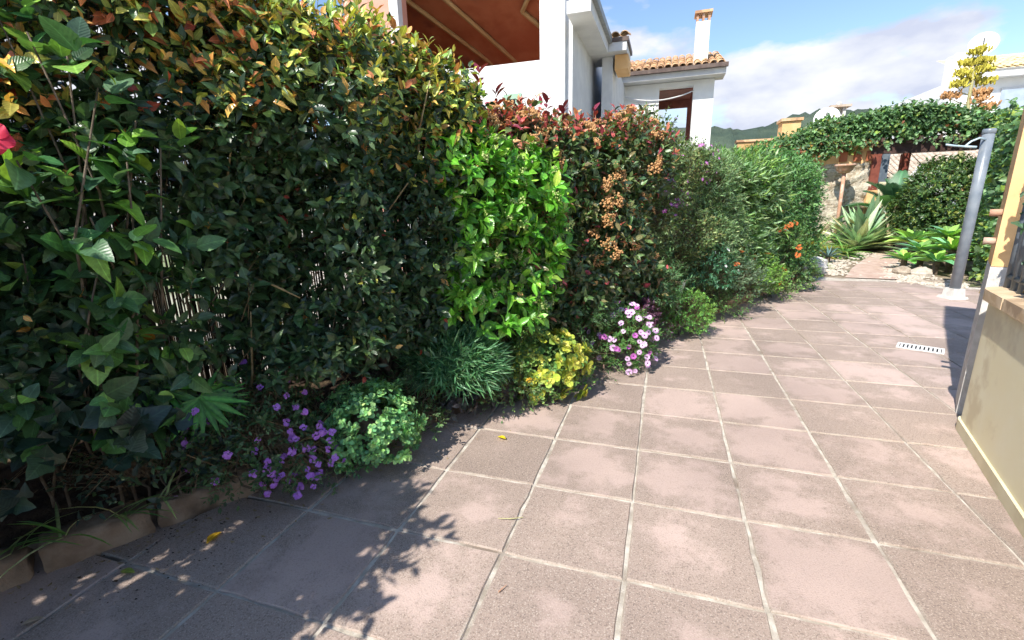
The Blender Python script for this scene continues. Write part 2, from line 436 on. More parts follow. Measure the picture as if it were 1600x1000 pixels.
def foliage(parent, L, shape, mk, single=0, leafname='leaf', name='foliage', hishape=None):
    """L = (pos, dir, normal, size, colour, outerness). The `single` most prominent leaves become objects of their own."""
    pos, d, nrm, size, cols, outer = L
    if single:
        dist = np.linalg.norm(pos - CAMP, axis=1)
        score = size / dist * (1 + 1.5 * outer) * rng.uniform(.75, 1.25, len(pos))
        idx = np.argsort(-score)[:single]; mask = np.ones(len(pos), bool); mask[idx] = False
        x, y, z = leaf_frames(d[idx], nrm[idx]); me = shape_mesh(hishape or shape, M[mk + '_o'])
        for j, i in enumerate(idx): inst(leafname, me, mat44(x[j] * rng.uniform(.75, 1.2), y[j], z[j] * float(np.exp(rng.normal(0, .5))), pos[i], size[i]), parent, cols[i])
    else: mask = np.ones(len(pos), bool)
    o = leaves_mesh(name, pos[mask], d[mask], nrm[mask], size[mask], cols[mask], shape, M[mk], parent)
    if o is not None: stuff(o)
    return o

def rnd3(n): return rng.normal(size=(n, 3))

def twig_leaves(base, d, length, nleaf, size, spread=.9, upn=.35, jitter=.3, phase=2.4, taper=.75, start=.15):
    """leaves set along twigs; returns arrays plus twig index and position along the twig"""
    n = len(base); d = nz(d)
    ref = np.where(np.abs(d[:, 2:3]) > .9, np.array([[1., 0, 0]]), np.array([[0, 0, 1.]]))
    a = nz(np.cross(d, ref)); b = np.cross(d, a)
    t = np.linspace(start, 1, nleaf)[None].repeat(n, 0) + rng.normal(0, .03, (n, nleaf))
    ph = np.arange(nleaf)[None] * phase + rng.uniform(0, 6.28, (n, 1)) + rng.normal(0, .3, (n, nleaf))
    rad = np.cos(ph)[..., None] * a[:, None] + np.sin(ph)[..., None] * b[:, None]
    pos = base[:, None] + d[:, None] * (length[:, None] * t)[..., None]
    ld = nz(d[:, None] * (.35 + .65 * t)[..., None] + rad * (spread * (1.15 - .45 * t))[..., None] + rng.normal(0, jitter, (n, nleaf, 3)) * .6)
    ln = nz(d[:, None] - ld * (ld * d[:, None]).sum(-1, keepdims=True) + np.array([0, 0, upn]) + rng.normal(0, jitter, (n, nleaf, 3)))
    sz = size * np.clip(np.exp(rng.normal(-.05, .28, (n, nleaf))), .4, 1.5) * (1 - (1 - taper) * t)
    ti = np.arange(n)[:, None].repeat(nleaf, 1)
    r = lambda q: q.reshape(-1, *q.shape[2:])
    return r(pos), r(ld), r(ln), r(sz), r(ti), r(t)

def twig_mesh(parent, base, d, length, rad, mat, name='twigs', back=.12):
    """thin three-sided twigs"""
    d = nz(d); ref = np.where(np.abs(d[:, 2:3]) > .9, np.array([[1., 0, 0]]), np.array([[0, 0, 1.]]))
    a = nz(np.cross(d, ref)); b = np.cross(d, a); n = len(base)
    v = np.zeros((n, 6, 3))
    for j in range(3):
        t = 2.094 * j; q = math.cos(t) * a + math.sin(t) * b
        v[:, j] = base - d * back + q * rad; v[:, 3 + j] = base + d * length[:, None] + q * rad * .35
    F = np.array([(0, 1, 4), (0, 4, 3), (1, 2, 5), (1, 5, 4), (2, 0, 3), (2, 3, 5)])
    ff = (F[None] + (np.arange(n) * 6)[:, None, None]).reshape(-1, 3)
    me = bpy.data.meshes.new(name); me.from_pydata((v.reshape(-1, 3) - base_of(parent)).tolist(), [], ff.tolist()); me.materials.append(mat); me.update()
    o = bpy.data.objects.new(name, me); COL.objects.link(o); o.parent = parent; return stuff(o)

class Wob:
    """smooth pseudo noise from random sines"""
    def __init__(self, freq, n=7, dim=3):
        self.k = rng.normal(0, freq, (n, dim)); self.p = rng.uniform(0, 6.28, n)
    def __call__(self, q): return np.sin(q @ self.k.T + self.p).sum(-1) / math.sqrt(len(self.p) / 2) / 1.6

def hedge_points(n, s0, s1, z0, z1, of, ob, r=.3, amp=.10, freq=4., depth=.12, gaps=.25, endr=.22, slant=0.):
    """twig origins and directions over front, shoulder and top of one shrub in the row"""
    Lf = max(z1 - r - z0, .05); La = r * math.pi / 2; Lt = max(of - r - ob, .05); tot = Lf + La + Lt
    w = Wob(freq); w2 = Wob(freq * 1.7)
    out = []; need = n
    while need > 0:
        m_ = int(need * 1.6) + 50
        s = rng.uniform(s0, s1, m_); l = rng.uniform(0, tot, m_)
        o = np.where(l < Lf, of, 0.); z = np.where(l < Lf, z0 + l, 0.); no = np.where(l < Lf, 1., 0.); nzv = 0. * l
        ang = np.clip((l - Lf) / r, 0, math.pi / 2)
        arc = (l >= Lf) & (l < Lf + La)
        o = np.where(arc, of - r + r * np.cos(ang), o); z = np.where(arc, z1 - r + r * np.sin(ang), z)
        no = np.where(arc, np.cos(ang), no); nzv = np.where(arc, np.sin(ang), nzv)
        top = l >= Lf + La
        o = np.where(top, of - r - (l - Lf - La), o); z = np.where(top, z1, z); nzv = np.where(top, 1., nzv)
        o = o + slant * (z - z0)
        e = np.clip(np.minimum(s - s0, s1 - s) / endr, 0, 1); cut = (1 - np.sqrt(1 - (1 - e) ** 2)) * endr * .8
        q = np.stack([s, o, z], -1)
        disp = amp * w(q) - np.minimum(rng.exponential(depth, m_), .45) - cut
        keep = w2(q) * .5 + rng.uniform(-.5, .5, m_) > -1 + gaps * 2 - .5
        o2 = o + no * disp; z2 = z + nzv * disp
        es = np.where(s - s0 < s1 - s, -1., 1.) * (1 - e) * .7
        dirs = nz((no[:, None] * N + nzv[:, None] * Z + es[:, None] * T) + .4 * Z + .45 * rnd3(m_))
        pp = P(s, o2, z2)
        outer = np.exp(-np.maximum(0, amp * w(q) - disp) / .08)
        out.append((pp[keep], dirs[keep], outer[keep])); need -= keep.sum()
    return [np.concatenate(a)[:n] for a in zip(*out)]

def mound_points(n, c, r, amp=.1, freq=6., depth=.1, low=-.15, up_bias=.3):
    """origins and directions over an ellipsoidal mound"""
    w = Wob(freq); u = nz(rnd3(n * 3)); u = u[u[:, 2] > low][:n]; n = len(u)
    rr = np.array(r); k = 1 + amp * w(u * 1.3) - np.minimum(rng.exponential(depth, n), .6)
    pos = np.array(c) + u * rr * k[:, None]
    return pos, nz(u / rr * rr.mean() + np.array([0, 0, up_bias]) + .3 * rnd3(n)), np.clip(k, 0, 1) ** 3

def palette(n, base, var=.18, hue=.06):
    """n colours around the base colours (list of (colour, weight))"""
    w = np.array([b[1] for b in base], float); w /= w.sum()
    c = np.array([b[0] for b in base])[rng.choice(len(base), n, p=w)]
    return np.clip(c * np.exp(rng.normal(0, var, (n, 1))) * np.exp(rng.normal(0, hue, (n, 3))), .002, .95)

def smooth(a, b, x): t = np.clip((x - a) / (b - a), 0, 1); return t * t * (3 - 2 * t)

def stems(parent, base, tips, r0=.02, name='stem', mat='bark', wob=.06, n=6):
    for tp in tips:
        a = np.array(base) + rng.normal(0, .03, 3) * (1, 1, 0); b = np.array(tp)
        t = np.linspace(0, 1, 7)[:, None]
        pts = a + (b - a) * t + np.sin(t * math.pi) * rng.normal(0, wob, 3) + rng.normal(0, wob * .15, (7, 3)) * (t > 0)
        MB().tube(pts, r0 * (1 - .75 * t[:, 0]), n).build(name, M[mat], parent, True)

# ------------------------------------------------------------------ ground, paving, planting bed
b = MB(); b.add([(-1500, -1500, -.06), (1500, -1500, -.06), (1500, 1500, -.06), (-1500, 1500, -.06)], [(0, 1, 2, 3)])
struct(b.build('ground', M['ground']))

# right boundary of the path: garden wall line
WC = np.array([1.82, 3.38]); WT = np.array([.243, .970]); WN = np.array([-.970, .243])   # corner, along, towards path
END_Y = 9.35
paving = MB()
paving.add([(-3.9, -2.2, -.004), (2.2, -2.2, -.004), (5.4, 3.0, -.004), (5.4, 8.5, -.004), (4.2, 8.85, -.004), (3.75, 9.3, -.004), (2.5, 9.45, -.004)], [(0, 1, 2, 3, 4, 5, 6)])
paving = struct(paving.build('paving', M['mortar']))

def slab_mesh(k):
    r = np.random.default_rng(100 + k); h = .25 - .0078; ring = []
    for sd in range(4):
        for t in np.linspace(-1, 1, 6)[:-1]:
            e = h + r.normal(0, .0024); q = (t * h, -e)
            a = sd * math.pi / 2; ring.append((q[0] * math.cos(a) - q[1] * math.sin(a), q[0] * math.sin(a) + q[1] * math.cos(a)))
    ring = np.array(ring); n = len(ring)
    v = [(*p, -.03) for p in ring] + [(*p, -.0015) for p in ring] + [(*(p * .985), .0045) for p in ring]
    f = [tuple(2 * n + i for i in range(n))]
    for a in (0, n): f += [(a + i, a + (i + 1) % n, a + n + (i + 1) % n, a + n + i) for i in range(n)]
    return MB().add(v, f).mesh('paving_slab', M['slab'])
slabs = [slab_mesh(k) for k in range(6)]
X0, Y0, ST = -1.0735, 1.0303, .5003
for i in range(-6, 14):
    for j in range(-6, 17):
        cx_, cy_ = X0 + (i + .5) * ST, Y0 + (j + .5) * ST
        o_ = (np.array([cx_, cy_, 0]) - K0) @ N
        if o_ < -.22 or cy_ + ST / 2 > END_Y + .12 or cy_ < -1.5: continue
        wd = (np.array([cx_, cy_]) - WC)
        if wd @ WT < .1 and wd @ WN < -.28: continue
        if cx_ > 5.2 or (cx_ > 3.9 and cy_ > 8.4): continue
        k = int(rng.integers(6)); mtx = Matrix.Translation((cx_ + rng.normal(0, .0015), cy_ + rng.normal(0, .0015), rng.normal(0, .0008))) @ Matrix.Rotation(int(rng.integers(4)) * math.pi / 2 + rng.normal(0, .002), 4, 'Z')
        inst('paving_slab', slabs[k], mtx, paving)

# planting bed: soil with a rise towards the fence
ns, no_ = 90, 12; sv = np.linspace(-4.2, 9.7, ns); ov = np.linspace(.0, -1.1, no_); w = Wob(5.); vv = []
for s_ in sv:
    for o_ in ov:
        z_ = .11 + .10 * smooth(0, .8, -o_) + .02 * w(np.array([s_, o_ * 2, 0]))
        vv.append(P(s_, o_ - .06, z_))
ff = [(i * no_ + j, (i + 1) * no_ + j, (i + 1) * no_ + j + 1, i * no_ + j + 1) for i in range(ns - 1) for j in range(no_ - 1)]
struct(MB().add(vv, ff).build('planting_bed', M['soil'], None, True))

# kerb of rough stone blocks
kerb = thing('stone_kerb', 'low kerb of rough brown stone blocks edging the planted bed', 'kerb', P(-4, 0, 0))
s_ = -4.0
while s_ < 9.5:
    ln = rng.uniform(.36, .52); hh = .145 + rng.normal(0, .012); wdt = .15
    g_ = 3; v = []; nx, ny, nzz = 5, 3, 3
    bb = MB(); pts = {}
    def kp(a, b_, c):
        q = (a / nx - .5, b_ / ny - .5, c / nzz - .5); k = tuple(q)
        if k not in pts:
            e = np.array(q); rr_ = np.sum(np.abs(e) > .45)
            e = e * (1 - .028 * max(0, rr_ - 1)) if rr_ > 1 else e
            loc = e * np.array([ln - .015, wdt, hh]) + rng.normal(0, .0055, 3)
            pts[k] = len(bb.v); bb.v.append(tuple(P(s_ + ln / 2 + loc[0], -.06 + loc[1], loc[2] + hh / 2 - .02)))
        return pts[k]
    def quad(a, b2, c, d_): bb.f.append((a, b2, c, d_)); bb.mi.append(0)
    for a in range(nx):
        for c in range(nzz): quad(kp(a, ny, c), kp(a, ny, c + 1), kp(a + 1, ny, c + 1), kp(a + 1, ny, c)); quad(kp(a, 0, c), kp(a + 1, 0, c), kp(a + 1, 0, c + 1), kp(a, 0, c + 1))
        for b_ in range(ny): quad(kp(a, b_, nzz), kp(a + 1, b_, nzz), kp(a + 1, b_ + 1, nzz), kp(a, b_ + 1, nzz))
    for b_ in range(ny):
        for c in range(nzz): quad(kp(0, b_, c), kp(0, b_, c + 1), kp(0, b_ + 1, c + 1), kp(0, b_ + 1, c)); quad(kp(nx, b_, c), kp(nx, b_ + 1, c), kp(nx, b_ + 1, c + 1), kp(nx, b_, c + 1))
    ko = bb.build('stone_block', M['kerb_ochre'] if s_ > 5.1 else M['kerb'], kerb, True)
    s_ += ln + rng.uniform(.004, .02)

# ------------------------------------------------------------------ reed fence behind the hedge
fence = thing('reed_fence', 'dark reed screen fence behind the hedge, daylight showing between the canes', 'fence', P(-3, -.9, .1))
fb = MB(); s_ = -4.2
while s_ < 9.6:
    if rng.uniform() > .028:
        rr_ = rng.uniform(.0052, .0075); o_ = -.9 + rng.normal(0, .004); ln = rng.normal(0, .006)
        top = 1.98 + rng.normal(0, .03)
        fb.tube(P(np.array([s_, s_ + ln]), o_, np.array([.12, top])), (rr_, rr_ * .8), 5, cap=False)
    s_ += rng.uniform(.0092, .0118)
stuff(fb.build('canes', M['reed'], fence))
for z_ in (.45, 1.05, 1.65): MB().tube(P(np.array([-4.2, 2., 9.6]), -.915, np.array([z_] * 3)), .012, 6).build('rail', M['wood_dark'], fence)
for s_ in np.arange(-4, 9.7, 1.7): MB().tube(P(np.array([s_, s_]), -.94, np.array([.0, 2.0])), .03, 8).build('post', M['wood_dark'], fence)

# ------------------------------------------------------------------ hills
def hill(pts, y, depth, seed, name='hill'):
    """ridge through (x, z) points at distance y, falling away on both sides"""
    r = np.random.default_rng(seed); xs = np.array([p[0] for p in pts], float); zs = np.array([p[1] for p in pts], float)
    nx = 420; x = np.linspace(xs[0], xs[-1], nx); z = np.interp(x, xs, zs)
    k = np.ones(9) / 9; z = np.convolve(np.pad(z, 4, 'edge'), k, 'valid'); rows = []
    prof = [(-depth, -1.), (-depth * .7, .22), (-depth * .45, .5), (-depth * .2, .8), (0, 1.), (depth * .3, .7), (depth, -1.)]
    v = []
    for (dy, f) in prof:
        for i in range(nx):
            v.append((x[i] + r.normal(0, 1.5), y + dy + r.normal(0, 2), z[i] * f + r.normal(0, 1.6) * (f > 0) if f > 0 else -2))
    f_ = [(a * nx + i, a * nx + i + 1, (a + 1) * nx + i + 1, (a + 1) * nx + i) for a in range(len(prof) - 1) for i in range(nx - 1)]
    return struct(MB().add(v, f_).build(name, M['hill'], None, True))
hill([(-1200, 40), (-600, 120), (-250, 105), (-80, 88), (50, 97), (85, 90), (110, 88), (135, 96), (160, 106), (190, 108), (235, 104), (300, 99), (345, 101), (400, 112), (460, 120), (700, 150), (1100, 60)], 740, 260, 1)

# ------------------------------------------------------------------ brick path and pebbles beyond the paving
pl = [(3.05, 9.36), (3.55, 10.6), (4.2, 12.0), (5.15, 13.9), (6.0, 15.6)]; pr = [(3.78, 9.28), (4.2, 10.5), (4.8, 11.9), (5.75, 13.8), (6.6, 15.4)]
b = MB(); b.add([(x, y, .012) for x, y in pl] + [(x, y, .012) for x, y in pr], [(i, 5 + i, 6 + i, 1 + i) for i in range(4)])
struct(b.build('brick_path', M['brick']))
b = MB(); b.add([(1.6, 9.36, -.012), (8.5, 8.2, -.012), (9.5, 20, -.012), (2.5, 20, -.012)], [(0, 1, 2, 3)])
struct(b.build('garden_soil', surface('garden_soil', (.20, .15, .10), (.36, .29, .21), 5, .95, .7, 20, c3=(.10, .12, .05), s3=1.2)))
ico = [(0, 0, 1), (.89, 0, .45), (.28, .85, .45), (-.72, .53, .45), (-.72, -.53, .45), (.28, -.85, .45), (.72, .53, -.45), (-.28, .85, -.45), (-.89, 0, -.45), (-.28, -.85, -.45), (.72, -.53, -.45), (0, 0, -1)]
icf = [(0, 1, 2), (0, 2, 3), (0, 3, 4), (0, 4, 5), (0, 5, 1), (1, 6, 2), (2, 7, 3), (3, 8, 4), (4, 9, 5), (5, 10, 1), (6, 7, 2), (7, 8, 3), (8, 9, 4), (9, 10, 5), (10, 6, 1)]
def pebbles(name, regions, label, cat):
    b = MB()
    for (x0, y0, x1, y1, wd, n) in regions:
        for _ in range(n):
            t = rng.uniform(); u = rng.normal(0, .4); d = nz(np.array([x1 - x0, y1 - y0])); px = x0 + (x1 - x0) * t - d[1] * u * wd; py = y0 + (y1 - y0) * t + d[0] * u * wd
            r_ = rng.uniform(.012, .034); sc = np.array([r_ * rng.uniform(.8, 1.5), r_ * rng.uniform(.8, 1.5), r_ * .6]); a = rng.uniform(0, 3)
            q = np.array(ico) * sc; c, s = math.cos(a), math.sin(a)
            b.add(np.stack([px + q[:, 0] * c - q[:, 1] * s, py + q[:, 0] * s + q[:, 1] * c, .006 + q[:, 2]], -1), icf)
    o = b.build(name, M['pebble'], None, True); stuff(o); return tag(o, label, cat)
pebbles('pebbles', [(2.7, 9.75, 3.0, 10.4, .5, 420), (2.9, 10.3, 3.7, 12.0, .5, 420), (3.95, 9.3, 4.3, 10.4, .45, 380), (3.75, 9.2, 4.5, 8.8, .25, 260), (4.1, 10.3, 4.7, 11.6, .3, 200), (4.0, 12.2, 4.7, 13.6, .35, 200)], 'pale pebbles strewn along both sides of the brick path', 'pebbles')

# ------------------------------------------------------------------ garden wall on the right
def prism(poly, z0, z1, mb=None):
    mb = mb or MB(); n = len(poly)
    v = [(*p, z0) for p in poly] + [(*p, z1) for p in poly]
    return mb.add(v, [tuple(range(n))[::-1], tuple(n + i for i in range(n))] + [(i, (i + 1) % n, n + (i + 1) % n, n + i) for i in range(n)])
def wall_plan(off, length, thick, r, s_end=0.):
    """plan of the wall: path side, rounded corner, short return"""
    c = WC + WT * s_end; pts = []
    pts.append(c - WT * length + WN * off)
    for k in range(7):
        a = k / 6 * math.pi / 2; q = c - WT * r - WN * r
        pts.append(q + WN * (r + off) * math.cos(a) + WT * (r + off) * math.sin(a))
    pts.append(c - WN * thick + WT * off); pts.append(c - WN * thick - WT * length)
    return [tuple(p) for p in pts][::-1]
gw = thing('garden_wall', 'low cream rendered garden wall with a stone coping at the right of the path', 'wall', (*(WC - WT * 1.0), 0))
prism(wall_plan(0, 5.2, .30, .09), -.05, .82).build('wall_body', M['wall'], gw)
prism(wall_plan(.014, 5.2, .29, .09), -.05, .075).build('plinth', M['plinth'], gw)
prism(wall_plan(.028, .40, .32, .12, .03), .823, .885).build('coping_slab', M['coping'], gw)
k = .385
while k < 5.0:
    L_ = .46; c = WC - WT * (k + L_ / 2) - WN * .14
    q = []
    for a, b_ in ((-1, -1), (1, -1), (1, 1), (-1, 1)): q.append(tuple(c + WT * a * (L_ / 2 - .004) + WN * b_ * .167))
    prism(q[::-1], .823 + rng.normal(0, .001), .885 + rng.normal(0, .0015)).build('coping_slab', M['coping'], gw); k += L_
# railing on the wall
rl = thing('railing', 'slate blue steel railing standing on the cream garden wall', 'railing', (*(WC - WT * .6 - WN * .085), .88))
def rp(k, z, o=.085): return np.array([*(WC - WT * k - WN * o), z])
for z_, r_ in ((.95, .014), (1.62, .018)): MB().tube([rp(-.03, z_), rp(2.5, z_), rp(5., z_)], r_, 8).build('rail', M['slate'], rl, True)
for i, k in enumerate(np.arange(-.02, 5., .105)): MB().tube([rp(k, .88), rp(k, 1.3), rp(k, 1.66)], .0155, 10).build('bar', M['slate'], rl, True)
# porch pillar and roof of the house on the right
PC = np.array([1.912, 3.565]); PT = np.array([.42, .9075]); PN = np.array([-.9075, .42])
pc = PC - PN * .17 + PT * .17
po = thing('porch', 'peach painted porch pillar with a roof above, behind the garden wall', 'porch', (*pc, 0))
def wq(c, a, b_): return [tuple(c + PT * x * a + PN * y * b_) for x, y in ((-1, -1), (1, -1), (1, 1), (-1, 1))][::-1]
prism(wq(pc, .17, .17), .983, 3.3).build('pillar', M['peach'], po)
prism(wq(pc, .172, .172), -.05, .98).build('pillar_base', M['concrete'], po)  # lower pillar in grey: the shade there is put into the colour
prism(wq(pc - PN * 1.53, .16, 1.69), 3.303, 3.55).build('beam', M['peach'], po)
prism(wq(pc - PN * 1.74 - PT * .15, .6, 1.9), 3.553, 3.72).build('roof_slab', M['tile_pale'], po)
for z_ in (1.30, 1.13): MB().tube([np.array([*(pc + PN * .16 - PT * .10), z_]), np.array([*(pc + PN * .225 - PT * .10), z_])], .022, 10).build('peg', M['clay'], po, True)

# ------------------------------------------------------------------ grey pole with pipe arm
pole = thing('grey_pole', 'tall grey blue pole with a pale pipe arm, standing at the end of the paving', 'pole', (3.84, 7.78, 0))
MB().tube([(3.84, 7.78, .10), (3.84, 7.78, 1.2), (3.84, 7.78, 2.14)], .061, 20).build('pole', M['pole'], pole, True)
MB().lathe((3.84, 7.78, 2.12), [(.0615, 0), (.067, .005), (.067, .05), (.055, .06), (0, .062)], 20).build('cap', M['pole'], pole, True)
MB().box((3.84, 7.78, .085), (.17, .17, .11), .3, taper=.88).box((3.83, 7.77, .016), (.24, .23, .03), .3, taper=.9).build('concrete_foot', M['concrete'], pole)
MB().tube([(3.80, 7.74, 2.05), (3.72, 7.70, 2.07), (3.62, 7.66, 2.03), (3.55, 7.63, 1.97), (3.42, 7.60, 1.985), (3.33, 7.57, 2.0)], .012, 8).tube([(3.55, 7.63, 1.97), (3.66, 7.60, 1.955)], .014, 8).build('pipe_arm', M['pale_pipe'], pole, True)

# drain grate
gr = thing('drain_grate', 'white plastic drain grate set in the paving', 'grate', (2.36, 5.10, 0))
ga = math.atan2(5.04 - 5.17, 2.49 - 2.22); gc = np.array([2.355, 5.10])
def gp(a, b_): return (gc[0] + a * math.cos(ga) - b_ * math.sin(ga), gc[1] + a * math.sin(ga) + b_ * math.cos(ga))
fr = MB()
for (a, b_, wx, wy) in ((0, .085, .34, .018), (0, -.085, .34, .018), (-.161, 0, .018, .152), (.161, 0, .018, .152)): fr.box((*gp(a, b_), .0065), (wx, wy, .012), ga)
fr.build('frame', M['grate'], gr)
MB().box((*gp(0, 0), .0055), (.30, .15, .003), ga).build('pit', M['black'], gr)
for a in np.linspace(-.135, .135, 10): MB().box((*gp(a, 0), .0085), (.018, .15, .006), ga).build('slat', M['grate'], gr)

# ------------------------------------------------------------------ white house behind the hedge
def barrel_tile():
    mb = MB(); n = 7; v = []
    for y in (0, .40):
        w_ = .095 if y == 0 else .078
        for k in range(n): a = math.pi * k / (n - 1); v.append((math.cos(a) * w_, y, math.sin(a) * w_ * .8 + (0 if y else .012)))
    for y in (0, .40):
        w_ = .078 if y == 0 else .062
        for k in range(n): a = math.pi * k / (n - 1); v.append((math.cos(a) * w_, y, math.sin(a) * w_ * .75 + (0 if y else .012)))
    f = [(k, k + 1, n + k + 1, n + k) for k in range(n - 1)] + [(2 * n + k, 3 * n + k, 3 * n + k + 1, 2 * n + k + 1) for k in range(n - 1)] + [(k, 2 * n + k, 2 * n + k + 1, k + 1) for k in range(n - 1)]
    return mb.add(v, f)
def tile_rows(parent, mat, p0, dx, up_, ncol, nrow, step=.2, name='roof_tile'):
    """rows of barrel tiles: p0 eave corner, dx along the eave, up_ up the slope"""
    me = barrel_tile().mesh(name, M[mat], True); dx = nz(np.array(dx, float)); up_ = nz(np.array(up_, float)); zz = np.cross(dx, up_)
    for i in range(ncol):
        for j in range(nrow):
            p = np.array(p0) + dx * (i + .5) * step + up_ * (j * .36) + zz * (.012 * 0 + .02) + rng.normal(0, .006, 3)
            inst(name, me, mat44(dx, up_, zz, p, 1.0), parent)

hA = thing('white_house', 'white two-storey house with a terracotta terrace opening behind the hedge', 'house', (-4, 11, 0))
YA = 9.6
def bx(x0, x1, y0, y1, z0, z1): return MB().box(((x0 + x1) / 2, (y0 + y1) / 2, (z0 + z1) / 2), (x1 - x0, y1 - y0, z1 - z0))
bx(-5.45, -2.46, YA, YA + .25, -.05, 4.08).build('parapet_wall', M['white'], hA)
bx(-2.463, -1.98, YA - .03, YA + .45, -.05, 6.6).build('pilaster', M['white'], hA)
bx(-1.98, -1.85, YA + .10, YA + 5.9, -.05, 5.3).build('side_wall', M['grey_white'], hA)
bx(-6.75, -5.453, YA - .05, YA + .30, -.05, 7.4).build('salmon_wall', M['pink'], hA)
bx(-5.56, -5.36, YA - .24, YA - .06, -.05, 7.4).build('column', M['grey_white'], hA)
bx(-6.75, -2.0, YA + 3.6, YA + 3.8, -.05, 7.2).build('terrace_back_wall', M['terra'], hA)
bx(-5.45, -2.0, YA + .26, YA + 3.6, 2.9, 3.1).build('terrace_floor', M['terra'], hA)
rf = MB()   # sloped terrace ceiling, falling towards the back, with a hip at the right
rf.add([(-6.6, YA + .31, 6.5), (-2.0, YA + .22, 6.5), (-3.4, YA + 2.0, 5.75), (-2.0, YA + 3.6, 4.75), (-6.6, YA + 3.6, 5.0)], [(0, 1, 2, 4), (1, 3, 2), (2, 3, 4)])
rf.build('terrace_ceiling', M['terra'], hA)
bx(-6.75, -6.6, YA + .30, YA + 3.6, -.05, 7.2).build('terrace_side_wall', M['terra'], hA)
for (p_, q_) in (((-6.5, YA + .35, 6.40), (-4.6, YA + 3.5, 5.0)), ((-5.6, YA + .3, 6.42), (-3.9, YA + 3.5, 4.95)), ((-2.1, YA + .3, 6.42), (-3.4, YA + 2.0, 5.68)), ((-3.4, YA + 2.0, 5.68), (-2.1, YA + 3.5, 4.76))): MB().tube([p_, q_], .055, 6).build('rafter', M['ochre'], hA)
bx(-5.45, -2.0, YA + .02, YA + .2, 6.5, 7.6).build('lintel_wall', M['white'], hA)
# small white gabled pier in front of the parapet
mb = MB(); x0, x1, y0, y1 = -4.62, -4.02, YA - .55, YA - .1
mb.add([(x0, y0, -.05), (x1, y0, -.05), (x1, y1, -.05), (x0, y1, -.05), (x0, y0, 3.85), (x1, y0, 3.85), (x1, y1, 3.85), (x0, y1, 3.85), ((x0 + x1) / 2, y0, 4.12), ((x0 + x1) / 2, y1, 4.12)],
       [(0, 1, 5, 8, 4), (3, 7, 9, 6, 2), (1, 2, 6, 5), (0, 4, 7, 3), (4, 8, 9, 7), (5, 6, 9, 8)])
mb.build('gabled_pier', M['grey_white'], hA)
wi = bx(-3.22, -2.85, YA - .04, YA - .004, 3.05, 3.52).build('window', M['green_paint'], hA)
bx(-3.16, -2.98, YA - .055, YA - .042, 3.2, 3.42).build('pane', M['black'], wi)
# eaves on the side facing the path
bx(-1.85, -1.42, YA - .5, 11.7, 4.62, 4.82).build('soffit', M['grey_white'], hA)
bx(-1.48, -1.34, YA - .5, 11.75, 4.824, 4.95).build('gutter', M['grey_metal'], hA)
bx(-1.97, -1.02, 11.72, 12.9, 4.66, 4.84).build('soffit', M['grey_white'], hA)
bx(-1.96, -.98, 11.70, 12.95, 4.845, 4.93).build('gutter', M['gutter'], hA)
bx(-1.3, -1.0, 12.0, 12.8, 4.35, 4.655).build('corbel', M['peach'], hA)
tile_rows(hA, 'tile_roof', (-1.98, 11.72, 4.94), (1, 0, 0), (0, 1, .25), 5, 3)
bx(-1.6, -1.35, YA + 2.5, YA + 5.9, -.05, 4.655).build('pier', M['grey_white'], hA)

hB = thing('tiled_house_wing', 'white house wing with tiled roof, chimney and open terrace window', 'house', (0, 16, 0))
YB = 15.5
bx(-1.83, -.36, YB, YB + .3, -.05, 4.70).build('front_wall', M['white'], hB)
bx(.59, 1.14, YB, YB + .5, -.05, 4.70).build('front_wall', M['white'], hB)
bx(-.36, .59, YB + .01, YB + .29, 4.56, 4.70).build('lintel', M['white'], hB)
bx(-.36, .59, YB + .01, YB + .29, -.05, 3.0).build('sill_wall', M['white'], hB)
bx(-1.83, -1.6, YB + .3, YB + 3.5, -.05, 4.7).build('side_wall', M['white'], hB)
bx(-.9, .9, YB + 2.4, YB + 2.5, 4.38, 5.2).build('far_lintel', M['wood_red'], hB)
bx(.52, .68, YB + 2.38, YB + 2.52, 2.9, 4.377).build('far_post', M['wood_red'], hB)
bx(-.9, .58, YB + .6, YB + 2.3, 4.60, 4.68).build('ceiling', M['wood_red'], hB)
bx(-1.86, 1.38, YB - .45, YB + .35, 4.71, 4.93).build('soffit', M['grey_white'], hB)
bx(-1.88, 1.42, YB - .57, YB - .45, 4.86, 4.96).build('gutter', M['gutter'], hB)
mb = MB(); mb.add([(-1.86, YB - .5, 4.94), (1.40, YB - .5, 4.94), (1.40, YB + 2.2, 5.86), (-1.86, YB + 2.2, 5.86)], [(0, 1, 2, 3)]); mb.add([(-1.86, YB + 4.6, 4.9), (1.40, YB + 4.6, 4.9), (1.40, YB + 2.2, 5.86), (-1.86, YB + 2.2, 5.86)], [(3, 2, 1, 0)])
mb.build('roof_deck', M['tile_old'], hB)
tile_rows(hB, 'tile_roof', (-1.86, YB - .52, 4.945), (1, 0, 0), (0, 2.7, .92), 16, 8)
ch = bx(.55, .92, YB + .2, YB + .6, 4.9, 6.25).build('chimney', M['white'], hB)
for x_ in (.58, .735, .89):
    for y_ in (YB + .24, YB + .56): bx(x_ - .03, x_ + .03, y_ - .03, y_ + .03, 6.253, 6.45).build('chimney_post', M['clay'], ch)
bx(.50, .97, YB + .15, YB + .65, 6.453, 6.52).build('chimney_cap', M['tile_roof'], ch)
# cable slung along the house
t = np.linspace(0, 1, 14); MB().tube(np.stack([-1.6 + 2.2 * t, YB - .1 + 0 * t, 4.5 - .9 * t * (1 - t) - .1 * t], -1), .018, 6).build('cable', M['grey_white'], hB)

